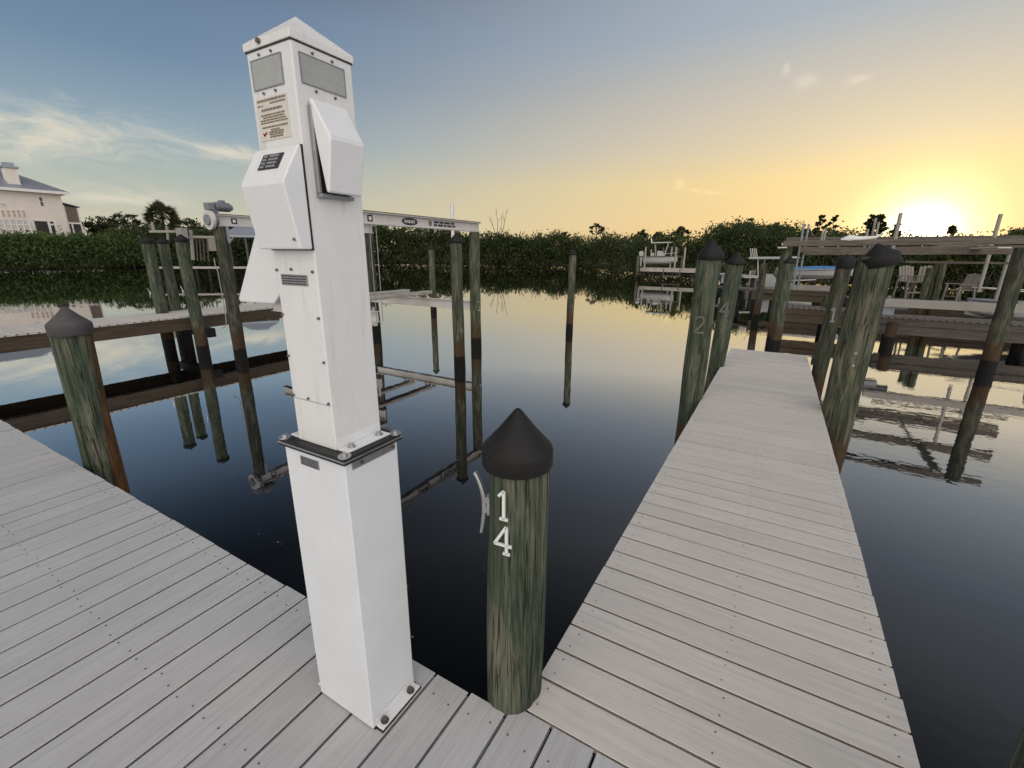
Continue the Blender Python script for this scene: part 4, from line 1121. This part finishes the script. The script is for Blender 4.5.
def limb(mb, a, b, r0, r1, wob=.1, n=6):
    a = Vector(a); b = Vector(b); L_ = (b-a).length
    pts = [a.lerp(b, t)+Vector((rng.normal(), rng.normal(), rng.normal()*.5))*(wob*L_*.25*math.sin(math.pi*t)) for t in np.linspace(0, 1, 6)]
    mb.tube(pts, list(np.linspace(r0, r1, 6)), n)
    return pts
def tree(px, ytop, ybase, D, wpx, label, mat='leaf_dark', n=1400, leaf=.22, spread=1.0, crown_lo=.35, name='tree', group=None, airy=False, z0=.4, trunk_r=None):
    """tapered trunk, limbs towards leaf clumps"""
    tp = at(px, ytop, D); H = tp.z-z0
    depth = Vector((tp.x, tp.y, 0)).dot(fw.to_2d().to_3d().normalized()) if False else (tp-Vector((0, 0, CAMZ))).dot(fw)
    W = wpx*depth/F_PX*math.cos(math.atan(abs(px-512)/F_PX))
    root = empty(name, (tp.x, tp.y, z0-.2), label, 'tree', group)
    mb = MB(); r0 = trunk_r or max(.06, H*.022)
    base = Vector((tp.x, tp.y, z0-.2)); fork = Vector((tp.x+rng.normal()*.1, tp.y, z0+H*crown_lo))
    limb(mb, base, fork, r0, r0*.7, .06, 8)
    P = []; nb = 9 if airy else 12
    for i_ in range(nb):
        t = (i_+.5)/nb
        zc_ = z0+H*(crown_lo+(1-crown_lo)*(.15+.80*t))
        ww = W/2*math.sin(math.pi*(.18+.72*t))**.7*rng.uniform(.55, 1.0)*spread
        an = i_*2.4+rng.uniform(0, 1)
        c = Vector((tp.x+ww*math.cos(an)*.8, tp.y+ww*math.sin(an)*.8, zc_))
        if i_ == nb-1: c = Vector((tp.x, tp.y, z0+H*.95))
        limb(mb, fork.lerp(Vector((tp.x, tp.y, zc_)), .5*t), c, r0*.45, r0*.1, .2, 5)
        rr = W*(.17 if airy else .24)
        P.append(clumps(n//nb, c, (rr, rr, rr*.62)))
    mb.build('trunk', 'bark', root)
    leaf_cloud(np.concatenate(P), leaf, 'crown', mat, root)
    return root
for px, yt, D, w, lab in ((597, 224, 95, 20, 'small round topped tree rising alone above the middle thicket'),
                          (565, 232, 95, 12, 'thin wispy tree poking above the thicket left of the round topped tree'),
                          (682, 227, 62, 19, 'spindly tree with two flat tufts above the raised far boat')):
    tree(px, yt, 262, D, w, lab, 'leaf_dark', 420, .26, crown_lo=.72, airy=True, trunk_r=.12)
for px, yt, D, w, lab in ((642, 231, 68, 22, 'bushy dark tree behind the far dock, left of the raised boat'),
                          (658, 233, 66, 20, 'rounded dark tree directly behind the raised boat'),
                          (722, 229, 56, 40, 'broad tree crown showing over the tallest capped piling'),
                          (748, 222, 55, 44, 'full dark tree with feathery top right of the capped pilings'),
                          (778, 226, 52, 40, 'dark bushy tree standing left of the right lift beam'),
                          (806, 231, 50, 34, 'low rounded tree behind the thin poles of the right lift'),
                          (1018, 231, 55, 34, 'rounded dark tree at the right edge of the scene')):
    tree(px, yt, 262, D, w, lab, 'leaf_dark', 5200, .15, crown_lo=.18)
for px, yt, D, w, lab in ((822, 214, 60, 20, 'tall slender pine with open tufts, left of the pair near the sun'),
                          (836, 214, 62, 16, 'tall slender pine with open tufts, right of the pair near the sun'),
                          (877, 213, 52, 26, 'tall dark tree with dense round top close to the sun'),
                          (898, 222, 54, 22, 'small ragged tree just left of the setting sun')):
    tree(px, yt, 262, D, w, lab, 'leaf_dark', 2300 if 'dense' not in lab else 4200, .14, crown_lo=.42, airy='dense' not in lab, trunk_r=.15)
tree(953, 225, 262, 60, 9, 'tiny palm like tree silhouetted right of the sun', 'leaf_dark', 260, .22, crown_lo=.80, airy=True, trunk_r=.10)
for px, yt, D, w, lab in ((98, 222, 108, 74, 'rounded trees low behind the hedge beside the house'),
                          (126, 217, 112, 62, 'flat topped spreading tree behind the hedge left of the palm'),
                          (188, 224, 104, 56, 'bushy tree between the palm and the lift motor'),
                          (232, 226, 104, 60, 'bushy tree behind the pale hut')):
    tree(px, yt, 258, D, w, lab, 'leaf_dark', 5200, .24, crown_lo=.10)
# bushes behind the chairs
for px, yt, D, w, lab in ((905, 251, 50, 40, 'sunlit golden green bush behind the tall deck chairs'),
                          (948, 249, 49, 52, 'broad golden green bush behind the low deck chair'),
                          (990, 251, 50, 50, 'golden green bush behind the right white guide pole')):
    tree(px, yt, 290, D, w, lab, 'leaf_glare', 4200, .15, crown_lo=.1, name='bush', z0=.4, trunk_r=.06)['category'] = 'bush'

# bare tree
D = 100; root = None
b0 = at(497, 262, D); root = empty('bare_tree', (b0.x, b0.y, 0), 'leafless pale tree with three upright limbs above the far thicket', 'tree')
mb = MB(); fork = at(498, 240, D)
limb(mb, (b0.x, b0.y, 0), fork, .22, .16, .05, 8)
for (x1, y1), r_ in (((489, 217), .10), ((496.5, 208.5), .10), ((508, 208.5), .11), ((503, 212), .05)):
    pp = limb(mb, fork, at(x1, y1, D+rng.normal()*.8), r_, .03, .12, 6)
    for k in (3, 4):
        q_ = pp[k]; limb(mb, q_, q_+Vector((rng.normal()*.7, rng.normal()*.7, 1.1)), r_*.4, .02, .1, 5)
mb.build('trunk', 'bark_pale', root)

# palm on the left bank
D = 92; pc = at(162, 217, D)
palm = empty('palm_tree', (pc.x, pc.y, .3), 'fan palm with a round spiky crown above the left pilings', 'tree')
mb = MB(); limb(mb, (pc.x, pc.y, .3), pc-Vector((0, 0, .5)), .24, .19, .03, 10); mb.build('trunk', 'bark', palm)
mb = MB()
for i_ in range(84):
    th_ = i_*2.399; el = R(-62+150*((i_+.5)/84)); el += rng.normal()*.12
    dr = Vector((math.cos(th_)*math.cos(el), math.sin(th_)*math.cos(el), math.sin(el)))
    ln = rng.uniform(1.15, 1.6)
    e = pc+dr*ln-Vector((0, 0, .10))
    mb.tube([pc-Vector((0, 0, .3)), pc+dr*ln*.5, e], [.03, .022, .015], 4)
    sd_ = dr.cross(Vector((0, 0, 1))).normalized(); sd_ = Matrix.Rotation(rng.uniform(-1.3, 1.3), 3, dr) @ sd_; upn = sd_.cross(dr)
    for k in range(13):
        a_ = R(-78+13*k); dv = dr*math.cos(a_)+sd_*math.sin(a_)
        tip = e+dv*rng.uniform(1.1, 1.5)*(1-.25*abs(k-6)/6)-Vector((0, 0, .18))
        wv = dv.cross(upn).normalized()*.075
        mid = e+dv*.5
        mb.add([e-wv*.3, mid-wv, tip, mid+wv], [(0, 1, 2, 3)])
mb.build('crown', 'leaf_palm', palm)

# ------------------------------------------------------------------ ground, water
def struct(o): o['kind'] = 'structure'; return o
mb = MB(); azs = np.linspace(-115, 60, 176); rows = []
for off_, z_ in ((1.0, -1.2), (2.2, .02), (4, .3), (8, .45), (60, .5), (900, .5), (3500, .5)):
    rows.append([pol(a, shore(a)+off_, z_+(rng.uniform(-.05, .05) if 0 < off_ < 60 else 0)) for a in azs])
v = [p for r_ in rows for p in r_]; n_ = len(azs)
mb.add(v, [(i*n_+k, i*n_+k+1, (i+1)*n_+k+1, (i+1)*n_+k) for i in range(len(rows)-1) for k in range(n_-1)], 0, True)
struct(mb.build('ground', 'soil'))
m, nt, b = material('canal_water')
pos = nt.n.new('ShaderNodeNewGeometry').outputs['Position']
b.inputs['Base Color'].default_value = (.0035, .0042, .0050, 1)
b.inputs['Roughness'].default_value = .012
b.inputs['IOR'].default_value = 1.33
sp = nt.n.new('ShaderNodeSeparateXYZ'); nt.put(sp.inputs[0], pos)
big = nt.noise(nt.scale(pos, (.35, .35, 1)), 1.0, 3, .5)
mid_ = nt.noise(nt.scale(pos, (2.2, 3.2, 1)), 1.0, 3, .55, .3)
sml = nt.noise(nt.scale(pos, (7, 10, 1)), 1.0, 2, .5)
amt = nt.math('ADD', .20, nt.math('MULTIPLY', nt.smooth(sp.outputs[0], -2.5, 2.0), .38))
h = nt.math('ADD', nt.math('MULTIPLY', mid_, .7), nt.math('MULTIPLY', sml, .22))
h = nt.math('MULTIPLY', h, amt)
h = nt.math('ADD', h, nt.math('MULTIPLY', big, .5))
nt.put(b.inputs['Normal'], nt.new('ShaderNodeBump', i_Strength=.10, i_Distance=.035, i_Height=h))
fr = nt.n.new('ShaderNodeFresnel'); fr.inputs[0].default_value = 1.33
gl = nt.n.new('ShaderNodeBsdfGlossy'); gl.inputs['Roughness'].default_value = .012
dk = nt.n.new('ShaderNodeBsdfDiffuse'); dk.inputs[0].default_value = (.0035, .0042, .0052, 1)
bump = [n for n in nt.n if n.bl_idname == 'ShaderNodeBump'][0]
for q_ in (fr, gl, dk): nt.l.new(bump.outputs[0], q_.inputs['Normal'])
mx = nt.n.new('ShaderNodeMixShader'); nt.put(mx.inputs[0], nt.math('MINIMUM', nt.math('SUBTRACT', nt.math('MULTIPLY', fr, 4.5), .072, clamp=True), .96))
nt.l.new(dk.outputs[0], mx.inputs[1]); nt.l.new(gl.outputs[0], mx.inputs[2]); nt.l.new(mx.outputs[0], nt.n['Material Output'].inputs[0])
M['water'] = m
mb = MB(); mb.add([(-4000, -4000, 0), (4000, -4000, 0), (4000, 4000, 0), (-4000, 4000, 0)], [(0, 1, 2, 3)])
struct(mb.build('water', 'water'))
# floating bits of leaf and foam on the near water
pts = []
for i_ in range(36):
    p_ = onz(rng.uniform(180, 620), rng.uniform(400, 640), .004); pts.append(p_)
mb = MB()
for p_ in pts:
    s_ = rng.uniform(.003, .008); an = rng.uniform(0, 6.28)
    mb.add([p_+Vector((math.cos(an+k)*s_*(1+.5*(k % 2)), math.sin(an+k)*s_, 0)) for k in (0, 1.3, 2.6, 3.9, 5.1)], [(0, 1, 2, 3, 4)])
tag(mb.build('floating_debris', 'bark_pale'), 'tiny pale specks of leaf litter floating on the dark near water', 'debris', None, 'stuff')

# ------------------------------------------------------------------ sky
w = bpy.data.worlds.new('World'); SC.world = w; w.use_nodes = True
nt = NT(w.node_tree); bg = nt.n['Background']
dirv = nt.n.new('ShaderNodeTexCoord').outputs['Generated']
nrm_ = nt.new('ShaderNodeVectorMath', operation='NORMALIZE', i_0=dirv).outputs[0]
sp = nt.n.new('ShaderNodeSeparateXYZ'); nt.put(sp.inputs[0], nrm_)
el = nt.math('MULTIPLY', nt.math('ARCSINE', sp.outputs[2]), 57.2958)          # degrees up
az = nt.math('MULTIPLY', nt.math('ARCTAN2', sp.outputs[0], sp.outputs[1]), 57.2958)
daz = nt.math('ABSOLUTE', nt.math('SUBTRACT', az, SUN_AZ))
daz = nt.math('MINIMUM', daz, nt.math('SUBTRACT', 360.0, daz))
def L(*c): return tuple((x/255/12.92 if x/255 <= .04045 else ((x/255+.055)/1.055)**2.4) for x in c)
eln = nt.math('DIVIDE', nt.math('MAXIMUM', nt.math('ABSOLUTE', el), 0.0), 90.0)
far = nt.ramp(eln, [(0, L(208, 196, 168)), (.03, L(200, 196, 174)), (.075, L(174, 184, 178)), (.12, L(145, 167, 180)), (.185, L(114, 140, 165)), (.235, L(104, 128, 156)), (.29, L(76, 92, 114)), (.36, L(48, 56, 70)), (.45, L(36, 43, 56)), (.60, L(32, 38, 50)), (1, L(50, 60, 76))])
sunw = nt.ramp(eln, [(0, L(242, 197, 128)), (.03, L(240, 208, 148)), (.08, L(240, 212, 152)), (.12, L(220, 203, 172)), (.17, L(200, 192, 178)), (.23, L(168, 177, 186)), (.32, L(156, 167, 184)), (.40, L(166, 173, 182)), (.50, L(122, 129, 141)), (.60, L(56, 63, 76)), (1, L(50, 60, 76))])
t = nt.math('SUBTRACT', 1.0, nt.smooth(daz, 6, 78))
col = nt.mixc(t, far, sunw)
# clouds: thin wisps in a few patches
cv = nt.n.new('ShaderNodeCombineXYZ'); nt.put(cv.inputs[0], az); nt.put(cv.inputs[1], nt.math('ADD', nt.math('MULTIPLY', el, 3.4), nt.math('MULTIPLY', az, .25)))
def patch(a0, e0, sa, se):
    x = nt.math('DIVIDE', nt.math('SUBTRACT', az, a0), sa); y = nt.math('DIVIDE', nt.math('SUBTRACT', el, e0), se)
    return nt.math('POWER', 2.718, nt.math('MULTIPLY', -1.0, nt.math('ADD', nt.math('MULTIPLY', x, x), nt.math('MULTIPLY', y, y))))
n1 = nt.noise(cv.outputs[0], .17, 9, .66, 1.4)
n2 = nt.noise(cv.outputs[0], .55, 8, .72, 1.2)
pl_ = nt.math('ADD', nt.math('ADD', patch(-71, 9.3, 10, 3.0), patch(-58.5, 9.2, 4.5, 1.0)), nt.math('ADD', patch(-69, 4.6, 7, 1.0), patch(-84, 8, 9, 3)))
wl = nt.math('MULTIPLY', nt.smooth(nt.math('MULTIPLY', n1, nt.math('ADD', .45, nt.math('MULTIPLY', pl_, .70))), .27, .85), nt.math('MINIMUM', pl_, 1.0))
col = nt.mixc(nt.math('MULTIPLY', wl, .90), col, rgb(*L(222, 215, 196)))
ps = nt.math('ADD', nt.math('ADD', patch(-.8, 15.6, 1.3, .9), patch(-2.6, 16.8, .6, .8)), patch(3.4, 15.1, 1.5, .55))
ws = nt.math('MULTIPLY', nt.smooth(nt.math('MULTIPLY', n2, nt.math('ADD', .4, ps)), .30, .75), nt.math('MINIMUM', ps, 1.0))
col = nt.mixc(nt.math('MULTIPLY', ws, .42), col, rgb(*L(236, 222, 206)))
# short lit trail
tr_e = nt.math('SUBTRACT', 6.65, nt.math('MULTIPLY', nt.math('ADD', az, 10.0), .16))
yy = nt.math('DIVIDE', nt.math('SUBTRACT', el, tr_e), .20); xx = nt.math('DIVIDE', nt.math('ADD', az, 8.6), 1.9)
trl = nt.math('POWER', 2.718, nt.math('MULTIPLY', -1.0, nt.math('ADD', nt.math('MULTIPLY', xx, xx), nt.math('MULTIPLY', yy, yy))))
trl = nt.math('ADD', trl, patch(-11.4, 7.3, .45, .45))
trl = nt.math('MULTIPLY', trl, nt.smooth(n2, .25, .6))
col = nt.mixc(nt.math('MINIMUM', nt.math('MULTIPLY', trl, .75), 1.0), col, rgb(*L(255, 230, 170)))
# glow round the sun
sd = Vector((math.sin(R(SUN_AZ))*math.cos(R(SUN_EL)), math.cos(R(SUN_AZ))*math.cos(R(SUN_EL)), math.sin(R(SUN_EL))))
dp = nt.new('ShaderNodeVectorMath', operation='DOT_PRODUCT', i_0=nrm_, i_1=tuple(sd)).outputs['Value']
ang = nt.math('MULTIPLY', nt.math('ARCCOSINE', nt.math('MINIMUM', dp, .9999999)), 57.2958)
def gauss(s_): q_ = nt.math('DIVIDE', ang, s_); return nt.math('POWER', 2.718, nt.math('MULTIPLY', -1.0, nt.math('MULTIPLY', q_, q_)))
def expo(s_): return nt.math('POWER', 2.718, nt.math('DIVIDE', ang, -s_))
def addc(a, b): return nt.mixc(1.0, a, b, 'ADD')
def tint(f, c): return nt.mixc(1.0, rgb(*c), f, 'MULTIPLY')
col = addc(col, tint(expo(5.4), (.40, .36, .14)))
col = addc(col, tint(expo(11.0), (.10, .095, .055)))
col = addc(col, tint(gauss(3.5), (1.3, 1.1, .70)))
col = addc(col, tint(gauss(1.6), (6, 5, 3.2)))
# unseen sky behind and overhead, brightened to light the deck and pedestal
dpx = nt.math('ADD', nt.math('MULTIPLY', sp.outputs[0], math.sin(R(-30))), nt.math('MULTIPLY', sp.outputs[1], math.cos(R(-30))))
back = nt.smooth(dpx, -.02, -.60)
hi = nt.smooth(el, 58, 80)
BACK = (1.60, 1.52, 1.44); HIGH = (.90, .93, 1.0)
side = nt.math('MULTIPLY', nt.smooth(az, 24, 60), nt.math('SUBTRACT', 1.0, nt.smooth(az, 160, 180)))
col = nt.mixc(side, col, rgb(.19, .27, .46))  # unseen sky to the right, tinted blue to cool the pedestal's right face
col = nt.mixc(back, col, rgb(*BACK))
col = nt.mixc(nt.math('MULTIPLY', hi, nt.math('SUBTRACT', 1.0, nt.math('MULTIPLY', back, .6))), col, rgb(*HIGH))
sky = nt.n.new('ShaderNodeTexSky'); sky.sky_type = 'NISHITA'; sky.sun_disc = False
sky.sun_elevation = R(SUN_EL); sky.sun_rotation = R(SUN_AZ); sky.dust_density = 1.5
nt.put(bg.inputs[0], sky.outputs[0]); bg.inputs[1].default_value = .006
bg2 = nt.n.new('ShaderNodeBackground'); nt.put(bg2.inputs[0], col); bg2.inputs[1].default_value = 1.0
ad = nt.n.new('ShaderNodeAddShader'); nt.l.new(bg.outputs[0], ad.inputs[0]); nt.l.new(bg2.outputs[0], ad.inputs[1])
nt.l.new(ad.outputs[0], nt.n['World Output'].inputs[0])

sl = bpy.data.lights.new('sun', 'SUN'); sl.energy = 0.8; sl.angle = R(.6); sl.color = (1.0, .62, .30)
so = bpy.data.objects.new('sun', sl); COL.objects.link(so)
so.rotation_euler = (-sd).to_track_quat('-Z', 'Y').to_euler()

vs = SC.view_settings
SC.display_settings.display_device = 'sRGB'
vs.view_transform = 'Standard'; vs.look = 'None'; vs.exposure = 0; vs.gamma = 1; vs.use_curve_mapping = False
SC.cycles.max_bounces = 6; SC.cycles.diffuse_bounces = 3; SC.cycles.glossy_bounces = 4; SC.cycles.transparent_max_bounces = 8
SC.cycles.use_denoising = True
